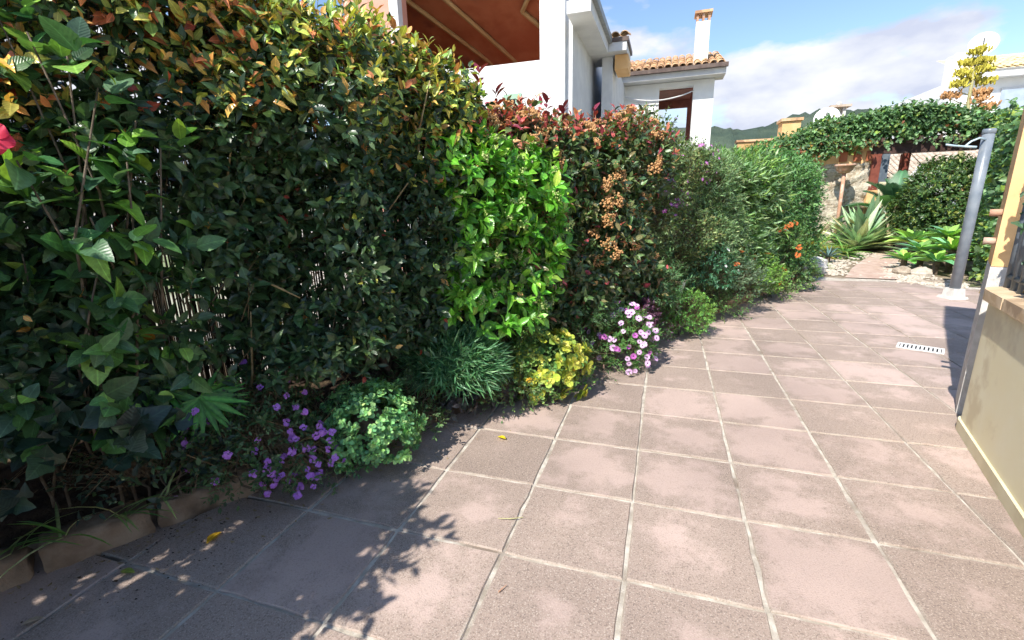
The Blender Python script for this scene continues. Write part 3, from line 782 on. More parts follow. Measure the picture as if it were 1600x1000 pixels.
# ------------------------------------------------------------------ orange house, its chimney and dish, far end
def dish(name, c, r, to, label):
    d = thing(name, label, 'satellite dish', c); to = nz(np.array(to, float)); a = nz(np.cross(to, (0, 0, 1.))); b2 = np.cross(a, to)
    mb = MB(); n = 20; v = [np.array(c) - to * .12 * r]
    for q in (.5, 1.0):
        for k in range(n): t_ = 2 * math.pi * k / n; v.append(np.array(c) + (a * math.cos(t_) + b2 * math.sin(t_) * 1.0) * r * q + to * r * (.25 * q * q - .12))
    f = [(0, 1 + k, 1 + (k + 1) % n) for k in range(n)] + [(1 + k, 1 + n + k, 1 + n + (k + 1) % n, 1 + (k + 1) % n) for k in range(n)]
    mb.add(v, f).build('reflector', M['dish'], d, True)
    MB().tube([np.array(c) - b2 * r * .9 + to * .1, np.array(c) + to * r * 1.1], .03, 6).build('feed_arm', M['grey_metal'], d)
    MB().tube([np.array(c) - to * .1, np.array(c) - to * .25 - Z * r * .5, np.array(c) - to * .25 - Z * r * 1.6], .05, 6).build('mast', M['grey_metal'], d)
    return d
hO = thing('orange_house', 'orange rendered house with a square pillar beyond the hedge end', 'house', (4.5, 21, 0))
bx(3.2, 5.4, 19.5, 23, -.05, 3.25).build('wall', M['peach'], hO)
bx(3.45, 3.98, 17.9, 18.5, -.05, 3.72).build('pillar', M['peach'], hO)
bx(3.40, 4.03, 17.84, 18.56, 3.723, 3.81).build('pillar_cap', M['tile_roof'], hO)
bx(2.2, 3.45, 18.1, 18.4, -.05, 3.18).build('garden_parapet', M['ochre'], hO)
bx(2.15, 3.45, 18.05, 18.45, 3.183, 3.25).build('coping', M['tile_roof'], hO)
tile_rows(hO, 'tile_roof', (4.7, 19.2, 3.35), (1, 0, 0), (0, 1, .3), 8, 4)
c2 = thing('stone_chimney', 'small grey chimney with a cap beside a round white dish', 'chimney', (6.1, 22, 3))
bx(5.95, 6.35, 22, 22.4, 2.9, 4.35).build('shaft', M['concrete'], c2)
for x_ in (5.99, 6.31): bx(x_ - .05, x_ + .05, 22.02, 22.38, 4.353, 4.62).build('cap_leg', M['concrete'], c2)
bx(5.8, 6.5, 21.9, 22.5, 4.623, 4.70).build('cap', M['tile_old'], c2); MB().lathe((6.15, 22.2, 4.70), [(.09, 0), (.1, .08), (.05, .15), (0, .17)], 8).build('finial', M['concrete'], c2)
bx(5.45, 7.2, 21.5, 24, -.05, 2.95).build('house_wall', M['ochre'], hO)
dish('satellite_dish', (5.56, 21.3, 4.15), .42, (-.30, -1, .35), 'round white satellite dish beside the small grey chimney')

# rough rendered wall with bowl planter, orange parapet above it
rw = thing('rough_wall', 'rough pale stone-faced wall in the far garden beside the pergola', 'wall', (4.8, 16.2, 0))
nx, nzz = 30, 40; w1 = Wob(7.); w2 = Wob(16.); v = []
for i in range(nx):
    for j in range(nzz):
        x_ = 3.6 + 2.0 * i / (nx - 1); z_ = -.05 + 2.3 * j / (nzz - 1); q = np.array([x_, 0, z_])
        v.append((x_, 16.0 - .03 * w1(q) - .04 * w2(q), z_))
f = [(i * nzz + j, (i + 1) * nzz + j, (i + 1) * nzz + j + 1, i * nzz + j + 1) for i in range(nx - 1) for j in range(nzz - 1)]
MB().add(v, f).build('stone_face', M['stonewall'], rw, True)
bx(3.55, 5.62, 16.12, 16.4, -.05, 2.2).build('core', M['stonewall'], rw)
par = thing('orange_parapet', 'orange parapet with terracotta grilles above the rough wall', 'parapet', (4.8, 16.1, 2.22))
bx(3.8, 5.6, 16.02, 16.2, 2.22, 2.72).build('panel', M['peach'], par)
for x_ in (4.72, 5.06, 5.36): bx(x_ - .09, x_ + .09, 15.96, 16.016, 2.30, 2.56).build('grille', M['terra'], par)
tile_rows(par, 'tile_roof', (4.9, 15.85, 2.60), (1, 0, 0), (0, 1, .2), 4, 1)
bw = thing('bowl_planter', 'terracotta bowl planter on a slim post before the rough wall', 'planter', (4.62, 15.4, 0))
MB().tube([(4.62, 15.4, -.02), (4.63, 15.4, 1.0), (4.62, 15.4, 1.98)], (.05, .045, .045), 10).build('post', M['clay'], bw, True)
MB().lathe((4.62, 15.4, 1.95), [(0, 0), (.10, .02), (.19, .10), (.22, .19), (.25, .20), (.25, .25), (.21, .25), (.19, .18), (0, .16)], 18).build('bowl', M['clay'], bw, True)

# pergola, oven and tiled outbuilding
pg = thing('pergola', 'dark timber pergola carrying a thick mat of climber, far garden', 'pergola', (6.8, 17, 0))
bx(5.35, 8.9, 15.95, 16.12, 2.47, 2.72).build('front_beam', M['wood_dark'], pg)
bx(5.42, 5.62, 15.94, 16.14, 1.5, 2.465).build('post', M['wood_red'], pg)
bx(5.63, 5.82, 15.96, 16.14, 1.72, 2.462).build('post', M['slate'], pg)
bx(5.40, 5.64, 15.92, 16.16, -.05, 1.497).build('post_base', M['peach'], pg); bx(5.66, 5.86, 15.95, 16.15, -.05, 1.717).build('post_base', M['plinth'], pg)
bx(8.5, 8.7, 15.94, 16.14, -.05, 2.465).build('post', M['wood_dark'], pg)
bx(7.05, 7.25, 18.4, 18.6, -.05, 2.6).build('post', M['wood_red'], pg)
bx(5.4, 8.9, 18.42, 18.58, 2.61, 2.75).build('back_beam', M['wood_dark'], pg)
for x_ in np.arange(5.5, 8.9, .42): bx(x_ - .04, x_ + .04, 15.7, 18.9, 2.755, 2.86).build('rafter', M['wood_dark'], pg)
ob = thing('outbuilding', 'low outbuilding with old tiled roof seen under the pergola', 'outbuilding', (10, 24, 0))
bx(7.6, 13.5, 24, 27, -.05, 1.95).build('wall', M['ochre'], ob)
mb = MB(); me_t = barrel_tile(); rows_ = []
tb = MB()
for i in range(28):
    for j in range(7):
        vv_ = np.array(me_t.v); x_ = 7.6 + i * .21; yy = 23.6 + j * .36; zz_ = 1.98 + j * .36 * .42
        tb.add(np.stack([vv_[:, 0] + x_, vv_[:, 1] + yy, vv_[:, 2] + zz_ + vv_[:, 1] * .42], -1), me_t.f)
stuff(tb.build('roof_tiles', M['tile_old'], ob))
mb.add([(7.5, 23.6, 1.96), (13.5, 23.6, 1.96), (13.5, 26.4, 3.12), (7.5, 26.4, 3.12)], [(0, 1, 2, 3)]).build('roof_deck', M['tile_old'], ob)
ov_ = thing('garden_oven', 'white garden oven with a round black flue opening under the pergola', 'oven', (8.5, 20, 0))
bx(7.9, 9.3, 19.8, 20.8, -.05, 1.5).build('body', M['white'], ov_)
mb = MB(); mb.add([(7.95, 19.82, 1.503), (9.2, 19.82, 1.503), (9.2, 20.7, 1.503), (7.95, 20.7, 1.503), (8.35, 20.0, 2.35), (8.95, 20.0, 2.35), (8.95, 20.5, 2.35), (8.35, 20.5, 2.35)], [(0, 1, 5, 4), (1, 2, 6, 5), (2, 3, 7, 6), (3, 0, 4, 7), (4, 5, 6, 7)]).build('hood', M['white'], ov_)
MB().tube([(8.50, 19.9, 2.22), (8.50, 20.1, 2.22)], .15, 14).build('flue_opening', M['black'], ov_)
bx(8.3, 9.25, 19.95, 20.55, 2.353, 2.42).build('slab', M['tagm'], ov_)

# white house far right
hC = thing('far_white_house', 'white house with pale tiled roof and balcony at the far right', 'house', (14, 28, 0))
bx(12.2, 18, 28, 36, -.05, 6.3).build('wall', M['white'], hC)
bx(11.85, 12.18, 27.6, 28.4, 4.403, 7.3).build('side_pier', M['white'], hC)
bx(12.2, 18.2, 27.5, 28.0, 6.2, 6.5).build('eave', M['white'], hC)
bx(12.2, 18.2, 26.6, 27.98, 3.9, 4.1).build('balcony_slab', M['grey_white'], hC); bx(12.2, 18.2, 26.6, 26.75, 4.103, 4.75).build('balcony_wall', M['white'], hC)
bx(11.3, 12.2, 26.8, 30, -.05, 4.4).build('annex', M['white'], hC); bx(10.6, 11.28, 27.5, 29, -.05, 5.1).build('annex_tower', M['concrete'], hC)
wi = bx(13.9, 17.2, 27.93, 27.996, 4.12, 5.8).build('window', M['grey_white'], hC)
for x_ in (14.4, 15.6, 16.7): bx(x_ - .5, x_ + .45, 27.90, 27.928, 4.2, 5.7).build('pane', surface('window_glass', (.35, .42, .50), (.42, .50, .58), 3, .12, .02, 5, spec=.6), wi)
tile_rows(hC, 'tile_pale', (12.3, 27.4, 6.52), (1, 0, 0), (0, 1, .38), 22, 6, .27)
mb = MB(); mb.add([(12.3, 27.42, 6.50), (18.4, 27.42, 6.50), (18.4, 30.4, 7.63), (12.3, 30.4, 7.63)], [(0, 1, 2, 3)]).build('roof_deck', M['tile_pale'], hC)
dish('satellite_dish', (12.75, 27.6, 7.55), .50, (-.45, -1, .30), 'large white satellite dish on the far white house roof')
# ------------------------------------------------------------------ hedge shrubs
def shrub(name, label, cat, pts, length, nleaf, size, shape, mk, colfn, single=0, hishape=None, group=None, base=None, nstem=5, twigr=.0025, spread=.9, upn=.35, jitter=.3, phase=2.4, stemr=.02):
    pp, dd, outer = pts
    c = pp.mean(0); bs = base if base is not None else np.array([c[0], c[1], .12])
    t = thing(name, label, cat, bs, group)
    ln = length * rng.uniform(.7, 1.3, len(pp))
    pos, d, nn, sz, ti, tt = twig_leaves(pp, dd, ln, nleaf, size, spread, upn, jitter, phase)
    cols = colfn(pos, tt, ti)
    foliage(t, (pos, d, nn, sz, cols, outer[ti]), shape, mk, single, hishape=hishape)
    if twigr: twig_mesh(t, pp, dd, ln, twigr, M['twig'])
    if nstem:
        ix = rng.choice(len(pp), nstem); stems(t, bs, pp[ix] * .75 + c * .25, stemr, 'stem')
    return t

DK = [((.042, .085, .034), 4), ((.065, .125, .045), 4), ((.10, .165, .065), 2), ((.04, .075, .045), 2)]
NEWG = [((.54, .54, .10), 5), ((.66, .40, .11), 2.5), ((.58, .22, .09), 1.2), ((.31, .46, .10), 5)]
def blend(cols, alt, p): return np.where((rng.uniform(size=len(cols)) < p)[:, None], alt, cols)
NEWO = [((.54, .50, .10), 3), ((.70, .38, .10), 3), ((.62, .20, .08), 2.5), ((.31, .42, .10), 3)]
def dark_cols(zlo=1.65, zhi=2.3, pm=.85, new=NEWG):
    w = Wob(3.)
    def f(pos, tt, ti):
        n = len(pos); a = palette(n, DK); b_ = palette(n, new, .25)
        p = smooth(zlo, zhi, pos[:, 2] + .16 * w(pos)) * pm * (.35 + .65 * tt) + .012
        red = palette(n, [((.30, .05, .03), 1), ((.40, .22, .03), 1)])
        return blend(blend(a, b_, p), red, .006)
    return f

hp = hedge_points(2800, -.35, 1.30, .60, 2.50, .04, -.65, .30, .13, 4., .13, .22)
q_ = (hp[0] - K0); hole = (((q_ @ T - .80) / .42) ** 2 + ((q_[:, 2] - .86) / .36) ** 2 < 1) & (rng.uniform(size=len(q_)) < .82); hp = [a[~hole] for a in hp]   # bare hollow where the fence shows
shrub('hedge_shrub', 'dark glossy hedge shrub with orange yellow new growth, behind the hibiscus', 'shrub', hp, .15, 9, .072, 'oval', 'gloss', dark_cols(1.55, 2.25, .85, NEWO), 260, 'oval_hi', 'dark hedge shrubs', base=P(.5, -.4, .15), stemr=.03, nstem=9)
hp = hedge_points(2900, 1.0, 2.52, .56, 2.25, .04, -.65, .30, .13, 4., .13, .16, .40)
shrub('hedge_shrub', 'dark glossy hedge shrub with yellow tips, left of the bright green bush', 'shrub', hp, .15, 9, .066, 'oval', 'gloss', dark_cols(1.5, 2.1), 260, 'oval_hi', 'dark hedge shrubs', base=P(1.9, -.4, .15), stemr=.03, nstem=9)
# the hedge goes on past the camera, leaning out over the path
hp = hedge_points(3300, -3.0, -.33, .35, 2.06, 1.0, -.6, .40, .12, 3., .10, .0, .22)
shrub('hedge_shrub', 'dark hedge shrub leaning over the path at the near end of the row', 'shrub', hp, .18, 8, .095, 'oval', 'gloss', dark_cols(1.8, 2.4), 0, None, 'dark hedge shrubs', base=P(-1.5, -.3, .15), stemr=.03, nstem=7)

# bare branches that show in front of the dark foliage
for ob_, segs in ((bpy.data.objects['hedge_shrub.001'], ((1.25, .02, 1.95, 1.42, .12, 1.62), (1.42, .10, 1.62, 1.50, .14, 1.45), (1.18, .0, 1.9, 1.40, .10, 1.68), (1.7, .0, 1.3, 1.85, .12, 1.55), (2.0, .0, 1.7, 2.05, .1, 2.1))), (bpy.data.objects['hedge_shrub'], ((.9, .0, 1.5, 1.02, .14, 1.75), (1.05, .0, 1.1, 1.2, .12, 1.0), (.7, -.1, .5, .8, .05, 1.0), (.95, -.1, .45, 1.0, .0, .95)))):
    for (a0, a1, a2, b0, b1, b2) in segs:
        A_, B_ = P(a0, a1, a2), P(b0, b1, b2); MB().tube([A_, A_ * .6 + B_ * .4 + rng.normal(0, .02, 3), B_], (.008, .006, .003), 6).build('branch', M['straw'], ob_, True)
# bright green viburnum
VB = [((.13, .38, .035), 4), ((.20, .50, .05), 3), ((.09, .27, .03), 3), ((.32, .58, .08), 1)]
hp = hedge_points(330, 2.10, 3.04, .58, 1.82, .20, -.1, .22, .10, 5., .09, .1, .25)
vb = shrub('viburnum', 'bright green broad-leaved bush with pale flower clusters in the hedge', 'shrub', hp, .12, 9, .092, 'oval', 'gloss',
           lambda pos, tt, ti: blend(palette(len(pos), VB), palette(len(pos), [((.36, .56, .07), 1)]), .05 + .25 * smooth(1.6, 2., pos[:, 2])), 300, 'oval_hi', base=P(2.6, -.25, .15), nstem=7, stemr=.018)
def floret_mesh(name, n, r, mat, ball=.006, flat=.5):
    mb = MB()
    for _ in range(n):
        p = nz(rnd3(1))[0] * r * rng.uniform(.4, 1); p[2] = abs(p[2]) * flat
        mb.add(np.array(ico) * ball * rng.uniform(.7, 1.2) + p, icf)
        mb.add([(p[0] + .001, p[1], p[2]), (p[0] - .001, p[1], p[2]), (0, 0, -r * .7)], [(0, 1, 2)])
    return mb.mesh(name, M[mat], True)
def scatter_heads(parent, name, meshes, pts, n, off=.1, smin=.8, smax=1.25, filt=None, face=None):
    pp, dd, outer = pts; ok = outer > .45
    if filt is not None: ok &= filt(pp)
    ix = np.flatnonzero(ok)
    if len(ix) == 0: return
    for i in rng.choice(ix, min(n, len(ix)), replace=False):
        zz = nz(dd[i] + (face if face is not None else 0) + rng.normal(0, .2, 3)); a = nz(np.cross(zz, rng.normal(size=3))); b_ = np.cross(zz, a)
        inst(name, meshes[int(rng.integers(len(meshes)))], mat44(a, b_, zz, pp[i] + dd[i] * off, rng.uniform(smin, smax)), parent)
fl = [floret_mesh('flower_cluster', 22, .04, 'floret') for _ in range(3)]
scatter_heads(vb, 'flower_cluster', fl, hp, 40, .13)

# red tipped photinia behind and beyond the viburnum
RED = [((.58, .12, .11), 4), ((.68, .25, .15), 3), ((.36, .06, .08), 2), ((.70, .38, .18), 2)]
PHG = [((.085, .155, .05), 4), ((.15, .22, .075), 3), ((.20, .18, .07), 2), ((.045, .085, .04), 3)]
def phot_cols(zlo, zhi):
    w = Wob(3.)
    def f(pos, tt, ti):
        n = len(pos); p = smooth(zlo, zhi, pos[:, 2] + .18 * w(pos)) * .8 * (.4 + .6 * tt) + .05
        return blend(palette(n, PHG), palette(n, RED, .22), p)
    return f
hp = hedge_points(1150, 2.42, 3.32, .45, 2.01, -.02, -.65, .28, .10, 4., .11, .1)
ph = shrub('photinia', 'red tipped photinia rising behind the bright green bush', 'shrub', hp, .16, 9, .072, 'oval', 'gloss', phot_cols(1.66, 2.08), 200, 'oval_hi', 'photinia shrubs', base=P(2.9, -.4, .15), stemr=.025)
fb_ = [floret_mesh('flower_head', 40, .055, 'bronze_floret', .008) for _ in range(3)]
scatter_heads(ph, 'flower_head', fb_, hp, 30, .16, filt=lambda p: p[:, 2] > 1.55)
hp = hedge_points(1900, 3.20, 4.48, .40, 1.87, .06, -.65, .30, .12, 4., .12, .12)
ph = shrub('photinia', 'photinia with red crown and bronze flower heads, right of the bright green bush', 'shrub', hp, .16, 9, .074, 'oval', 'gloss', phot_cols(1.70, 2.12), 220, 'oval_hi', 'photinia shrubs', base=P(3.85, -.4, .15), stemr=.025, nstem=7)
scatter_heads(ph, 'flower_head', fb_, hp, 70, .16, filt=lambda p: p[:, 2] > .9)
# upright red shoots against the white house
for s_, z_, h_ in ((2.66, 2.05, .26), (2.82, 2.02, .16), (3.05, 2.02, .14), (3.35, 2.03, .18), (3.55, 2.03, .15), (3.95, 2.03, .16)):
    b0 = P(s_, -.25, z_)[None]; pos, d, nn, sz, ti, tt = twig_leaves(b0, np.array([[.05, .02, 1.]]), np.array([h_]), 9, .085, .8, .1, .15, 2.4, .8)
    me = shape_mesh('oval_hi', M['gloss_o']); x, y, z = leaf_frames(d, nn); c = palette(len(pos), [((.20, .03, .05), 2), ((.34, .06, .05), 1)])
    for j in range(len(pos)): inst('red_leaf', me, mat44(x[j], y[j], z[j], pos[j], sz[j]), ph, c[j])
    MB().tube([b0[0] - Z * .15, b0[0] + Z * h_], (.004, .002), 5).build('shoot', M['twig'], ph)

# polygala with pink flowers
PLG = [((.17, .26, .09), 4), ((.26, .35, .13), 3), ((.09, .15, .06), 3), ((.30, .29, .11), 1)]
hp = hedge_points(2000, 4.36, 5.66, .35, 2.02, .06, -.65, .32, .13, 4., .12, .16)
pgl = shrub('polygala', 'fine-leaved grey green shrub dotted with pink flowers in the hedge', 'shrub', hp, .13, 10, .040, 'oval', 'leaf', lambda pos, tt, ti: palette(len(pos), PLG), 0, base=P(5., -.4, .15), nstem=10)
def flower_mesh(name, npet, r, petal, centre, cr=.28, cup=.25, w=.35):
    mb = MB()
    for k in range(npet):
        a = 2 * math.pi * k / npet + rng.normal(0, .06); V = np.array([(0, .1, 0), (-w, .6, cup * .6), (0, .55, cup * .4), (w, .6, cup * .6), (0, 1, cup)]) * r
        c, s = math.cos(a), math.sin(a)
        mb.add(np.stack([V[:, 0] * c - V[:, 1] * s, V[:, 0] * s + V[:, 1] * c, V[:, 2]], -1), [(0, 2, 1), (0, 3, 2), (1, 2, 4), (2, 3, 4)])
    if centre: mb.add(np.array(ico) * np.array([cr, cr, cr * .6]) * r, icf, 1)
    return mb.mesh(name, [M[petal]] + ([M[centre]] if centre else []), True)
pk = [flower_mesh('flower', 5, .022, 'petal_magenta', 'petal_pink') for _ in range(2)]
scatter_heads(pgl, 'flower', pk, hp, 16, .14, filt=lambda p: p[:, 2] > 1.7)
scatter_heads(pgl, 'flower', pk, hp, 26, .14, filt=lambda p: np.abs(p - P(4.62, .1, 1.42)).max(1) < .2)
scatter_heads(pgl, 'flower', pk, hp, 14, .14, filt=lambda p: np.abs(p - P(5.35, .1, 1.7)).max(1) < .18)

# oleanders and the round shrub that ends the row
OL = [((.18, .30, .13), 4), ((.27, .41, .20), 3), ((.12, .22, .09), 3), ((.38, .50, .22), 1)]
hp = hedge_points(2000, 5.55, 6.62, .40, 1.93, .08, -.65, .34, .12, 4., .12, .12)
shrub('grey_shrub', 'grey green fine-leaved hedge shrub between the pink flowered shrub and the oleander', 'shrub', hp, .14, 10, .052, 'lance', 'leaf', lambda pos, tt, ti: palette(len(pos), OL), 0, base=P(6.1, -.4, .15), spread=.7)
OB = [((.17, .32, .08), 4), ((.28, .46, .11), 3), ((.10, .2, .07), 3)]
hp = hedge_points(1500, 6.50, 7.75, .40, 1.86, .10, -.65, .40, .12, 4., .12, .12)
shrub('oleander', 'long-leaved light green oleander standing above the far hedge', 'shrub', hp, .20, 10, .115, 'lance', 'leaf', lambda pos, tt, ti: blend(palette(len(pos), OL), palette(len(pos), OB), .2 + .6 * smooth(1.5, 2.1, pos[:, 2])), 120, None, base=P(7.1, -.4, .15), spread=.55)
EB = [((.14, .31, .10), 4), ((.22, .43, .15), 3), ((.08, .19, .07), 3)]
hp = hedge_points(2300, 7.55, 9.50, .30, 1.98, .16, -.65, .55, .12, 3., .12, .08, .55)
shrub('round_shrub', 'dense rounded green shrub at the far end of the hedge', 'shrub', hp, .15, 10, .058, 'diamond', 'leaf', lambda pos, tt, ti: palette(len(pos), EB), 0, base=P(8.6, -.4, .15))

# ------------------------------------------------------------------ hibiscus at the near left
HB = [((.06, .14, .05), 4), ((.10, .24, .07), 3), ((.08, .17, .09), 2), ((.24, .45, .08), 1.6)]
hb = thing('hibiscus', 'large-leaved hibiscus with a crimson flower at the left edge', 'shrub', P(.45, -.2, .15))
pp = []; dd = []; ou = []
def spray(p0, p1, n, droop=0.):
    """a leafy branch from p0 to p1: returns twig origins"""
    a, b_ = np.array(p0), np.array(p1); t = np.linspace(.35, 1, n)
    q = a + (b_ - a) * t[:, None] + rng.normal(0, .035, (n, 3)); d = nz((b_ - a) + .55 * np.linalg.norm(b_ - a) * rnd3(n) + .25 * N)
    MB().tube([a, a + (b_ - a) * .35 + rng.normal(0, .05, 3), a + (b_ - a) * .7 + rng.normal(0, .06, 3), b_], (.008, .006, .005, .003), 6).build('branch', M['bark'], hb, True)
    pp.append(q); dd.append(d); ou.append(np.ones(n) * .9)
hb0 = P(.45, -.15, .2)
for (s_, o_, z_) in ((.40, .22, 2.05), (.46, .30, 1.98), (.54, .32, 1.92), (.68, .32, 1.74), (.63, .34, 1.60), (.74, .28, 1.66), (.60, .30, 1.84), (.50, .28, 1.42), (.80, .14, 1.28), (.36, .30, 1.60), (.42, .30, 1.02), (.30, .12, 1.3), (.25, .2, .8), (.92, .08, 1.14), (.48, .30, 1.22)):
    spray(hb0 + rng.normal(0, .05, 3), P(s_, o_, z_), 7)
pp = np.concatenate(pp); dd = np.concatenate(dd); ou = np.concatenate(ou)
pos, d, nn, sz, ti, tt = twig_leaves(pp, dd, rng.uniform(.08, .16, len(pp)), 6, .098, 1.0, .5, .3)
hc = blend(palette(len(pos), HB), palette(len(pos), [((.22, .40, .05), 1)]), .10 * (pos[:, 2] > 1.3))
foliage(hb, (pos, d, nn, sz, hc, ou[ti]), 'broad', 'leaf', 300)
hf = MB()
for k in range(5):
    a = 2 * math.pi * k / 5; c, s = math.cos(a), math.sin(a); V = []; nu, nv = 7, 6
    for i in range(nv):
        t_ = i / (nv - 1); hw = .55 * math.sin(math.pi * min(1, .12 + .62 * t_)) * (1 if i < nv - 1 else .8)
        for j in range(nu):
            u = j / (nu - 1) * 2 - 1
            V.append((u * hw, t_ * (1.05 - .16 * u * u), .34 * t_ - .34 * t_ * t_ + .07 * t_ * t_ * math.sin(u * 7 + k * 2) + .08 * u))
    V = np.array(V) * .058
    hf.add(np.stack([V[:, 0] * c - V[:, 1] * s, V[:, 0] * s + V[:, 1] * c, V[:, 2]], -1), [(i * nu + j, i * nu + j + 1, (i + 1) * nu + j + 1, (i + 1) * nu + j) for i in range(nv - 1) for j in range(nu - 1)])
hf.tube([(0, 0, 0), (0, .004, .04), (0, .012, .075)], (.004, .003, .005), 6, 1)
hfm = hf.mesh('hibiscus_flower', [M['petal_red'], M['stamen']], True)
fp = P(.322, .33, 1.66); zz = nz(np.array([.75, -.5, .1])); a = nz(np.cross(zz, Z)); inst('flower', hfm, mat44(a, np.cross(zz, a), zz, fp, .85), hb)

# ------------------------------------------------------------------ low plants in the bed
def mound(name, label, cat, c, r, n, length, nleaf, size, shape, mk, cols, single=0, group=None, amp=.12, depth=.1, low=-.1, spread=.9, up_bias=.3, twigr=.0015, jitter=.3, hishape=None, freq=6., upn=.35, base=None, nstem=3, phase=2.4):
    pts = mound_points(n, c, r, amp, freq, depth, low, up_bias)
    bs = np.array([c[0], c[1], max(.0, c[2] - r[2])]) if base is None else base
    cf = cols if callable(cols) else (lambda pos, tt, ti: palette(len(pos), cols))
    t = shrub(name, label, cat, pts, length, nleaf, size, shape, mk, cf, single, hishape, group, base=bs, nstem=nstem, twigr=twigr, spread=spread, upn=upn, jitter=jitter, stemr=.008, phase=phase)
    return t, pts

# trailing purple flowers over the kerb
FG = [((.05, .11, .04), 4), ((.08, .16, .06), 3), ((.12, .18, .08), 1), ((.035, .07, .03), 2)]
pf, pts = mound('purple_lantana', 'trailing plant with purple flower heads spilling over the kerb', 'flowers', P(.92, .03, .30), (.28, .26, .28), 620, .08, 8, .028, 'oval', 'leaf', FG, amp=.3, depth=.2, low=-.5, up_bias=0)
def cluster_mesh(petal, n=12, r=.016, pr=.009):
    mb = MB()
    for _ in range(n):
        p = nz(rnd3(1))[0] * r; p[2] = abs(p[2]) * .5
        for k in range(5):
            a = 1.257 * k; V = np.array([(0, 0, 0), (-.4, .7, .1), (0, 1, .05), (.4, .7, .1)]) * pr; c, s = math.cos(a), math.sin(a)
            mb.add(np.stack([V[:, 0] * c - V[:, 1] * s, V[:, 0] * s + V[:, 1] * c, V[:, 2]], -1) + p, [(0, 3, 2, 1)])
    return mb.mesh('flower_head', M[petal], True)
pm = [cluster_mesh('petal_purple') for _ in range(3)]
scatter_heads(pf, 'flower_head', pm, pts, 60, .08, .6, .95, face=N * .8)
# long trailing stems with flower heads to the right of it
for (s_, o_, z_) in ((1.02, .27, .40), (1.05, .29, .36), (1.0, .30, .31), (1.08, .30, .30), (1.1, .31, .24), (1.06, .32, .20), (1.12, .33, .21), (1.09, .33, .15), (1.03, .33, .17), (1.14, .33, .27), (1.16, .34, .16), (1.18, .36, .24), (1.11, .35, .10), (.98, .32, .22), (.95, .3, .28), (1.0, .33, .10), (1.04, .3, .44), (1.12, .3, .36), (.90, .3, .2), (.86, .29, .28), (.82, .22, .34), *[(rng.uniform(.84, 1.22), rng.uniform(.22, .36), rng.uniform(.08, .42)) for _ in range(26)]):
    q = P(s_ + rng.normal(0, .02), o_ + rng.normal(0, .02), z_); a_ = P(.92, .1, .35)
    MB().tube([a_, (a_ + q) / 2 + Z * .05, q], (.0025, .002, .0015), 4).build('trailing_stem', M['twig'], pf)
    zz = nz(N + .5 * Z + rng.normal(0, .3, 3)); a = nz(np.cross(zz, rng.normal(size=3))); inst('flower_head', pm[int(rng.integers(3))], mat44(a, np.cross(zz, a), zz, q, rng.uniform(.65, 1.0)), pf)

# dark ivy and low filler at the far left
IV = [((.022, .045, .032), 4), ((.035, .065, .04), 3), ((.05, .08, .04), 1)]
ivy, pts = mound('ivy', 'dark ivy with broad leaves at the left end of the bed', 'ivy', P(.15, -.28, .45), (.55, .42, .50), 230, .12, 4, .095, 'ivy', 'gloss', IV, 150, amp=.2, depth=.12, upn=.2)
lf, pts = mound('low_filler_plant', 'low dark leafy plant with a few purple flower heads beside the ivy', 'plant', P(.52, -.05, .32), (.32, .26, .26), 260, .08, 7, .034, 'oval', 'leaf', IV + [((.06, .12, .04), 2)], amp=.25, depth=.2)
for (s_, o_, z_) in ((.33, .07, .63), (.36, .08, .66), (.40, .05, .60), (.49, .07, .60), (.43, .10, .50), (.63, .13, .43)):
    q = P(s_, o_, z_); zz = nz(N + .3 * Z + rng.normal(0, .2, 3)); a = nz(np.cross(zz, Z + .1)); inst('flower_head', pm[int(rng.integers(3))], mat44(a, np.cross(zz, a), zz, q, .95), lf)
    MB().tube([q, P(.5, -.05, .35)], (.0015, .002), 4).build('flower_stalk', M['twig'], lf)

def strap_tuft(name, label, cat, c, n, length, cols, width=1., up_=1.1, group=None, single=True, mk='leaf', shape='strap', lean=np.zeros(3), spread=1.):
    t = thing(name, label, cat, c, group); u = nz(rnd3(n) * np.array([spread, spread, .0]) + np.array([0, 0, 1.]) * rng.uniform(.25, 1.2, (n, 1)) * up_ + lean)
    pos = np.array(c) + rng.normal(0, .018, (n, 3)) * np.array([1, 1, 0]); nn = nz(np.array([0, 0, 1.]) - u * u[:, 2:3] + .05 * rnd3(n)); nn = np.where(np.abs(u[:, 2:3]) > .98, nz(rnd3(n)), nn)
    sz = length * rng.uniform(.6, 1.15, n); cl = palette(n, cols)
    if single:
        me = shape_mesh(shape, M[mk + '_o']); x, y, z = leaf_frames(u, nn)
        for j in range(n):
            mm = mat44(x[j], y[j], z[j], pos[j], sz[j]); mm = mm @ Matrix.Diagonal((width, 1, 1, 1)); inst('leaf', me, mm, t, cl[j])
    else: stuff(leaves_mesh('foliage', pos, u, nn, sz, cl, shape, M[mk], t))
    return t
SP = [((.20, .28, .10), 3), ((.34, .38, .18), 2), ((.12, .22, .06), 2)]
for (s_, o_, z_, lb) in ((.02, .02, .16, 'at the left frame edge'), (.18, .04, .15, 'above the nearest long kerb block'), (.36, .05, .16, 'above the joint of two kerb blocks'), (.52, .03, .17, 'below the lone purple flower head')):
    strap_tuft('spider_plant', 'thin arching pale green spider plant ' + lb, 'plant', P(s_, o_, z_), 8, .21, SP, .9, .8, 'spider plants along the kerb')
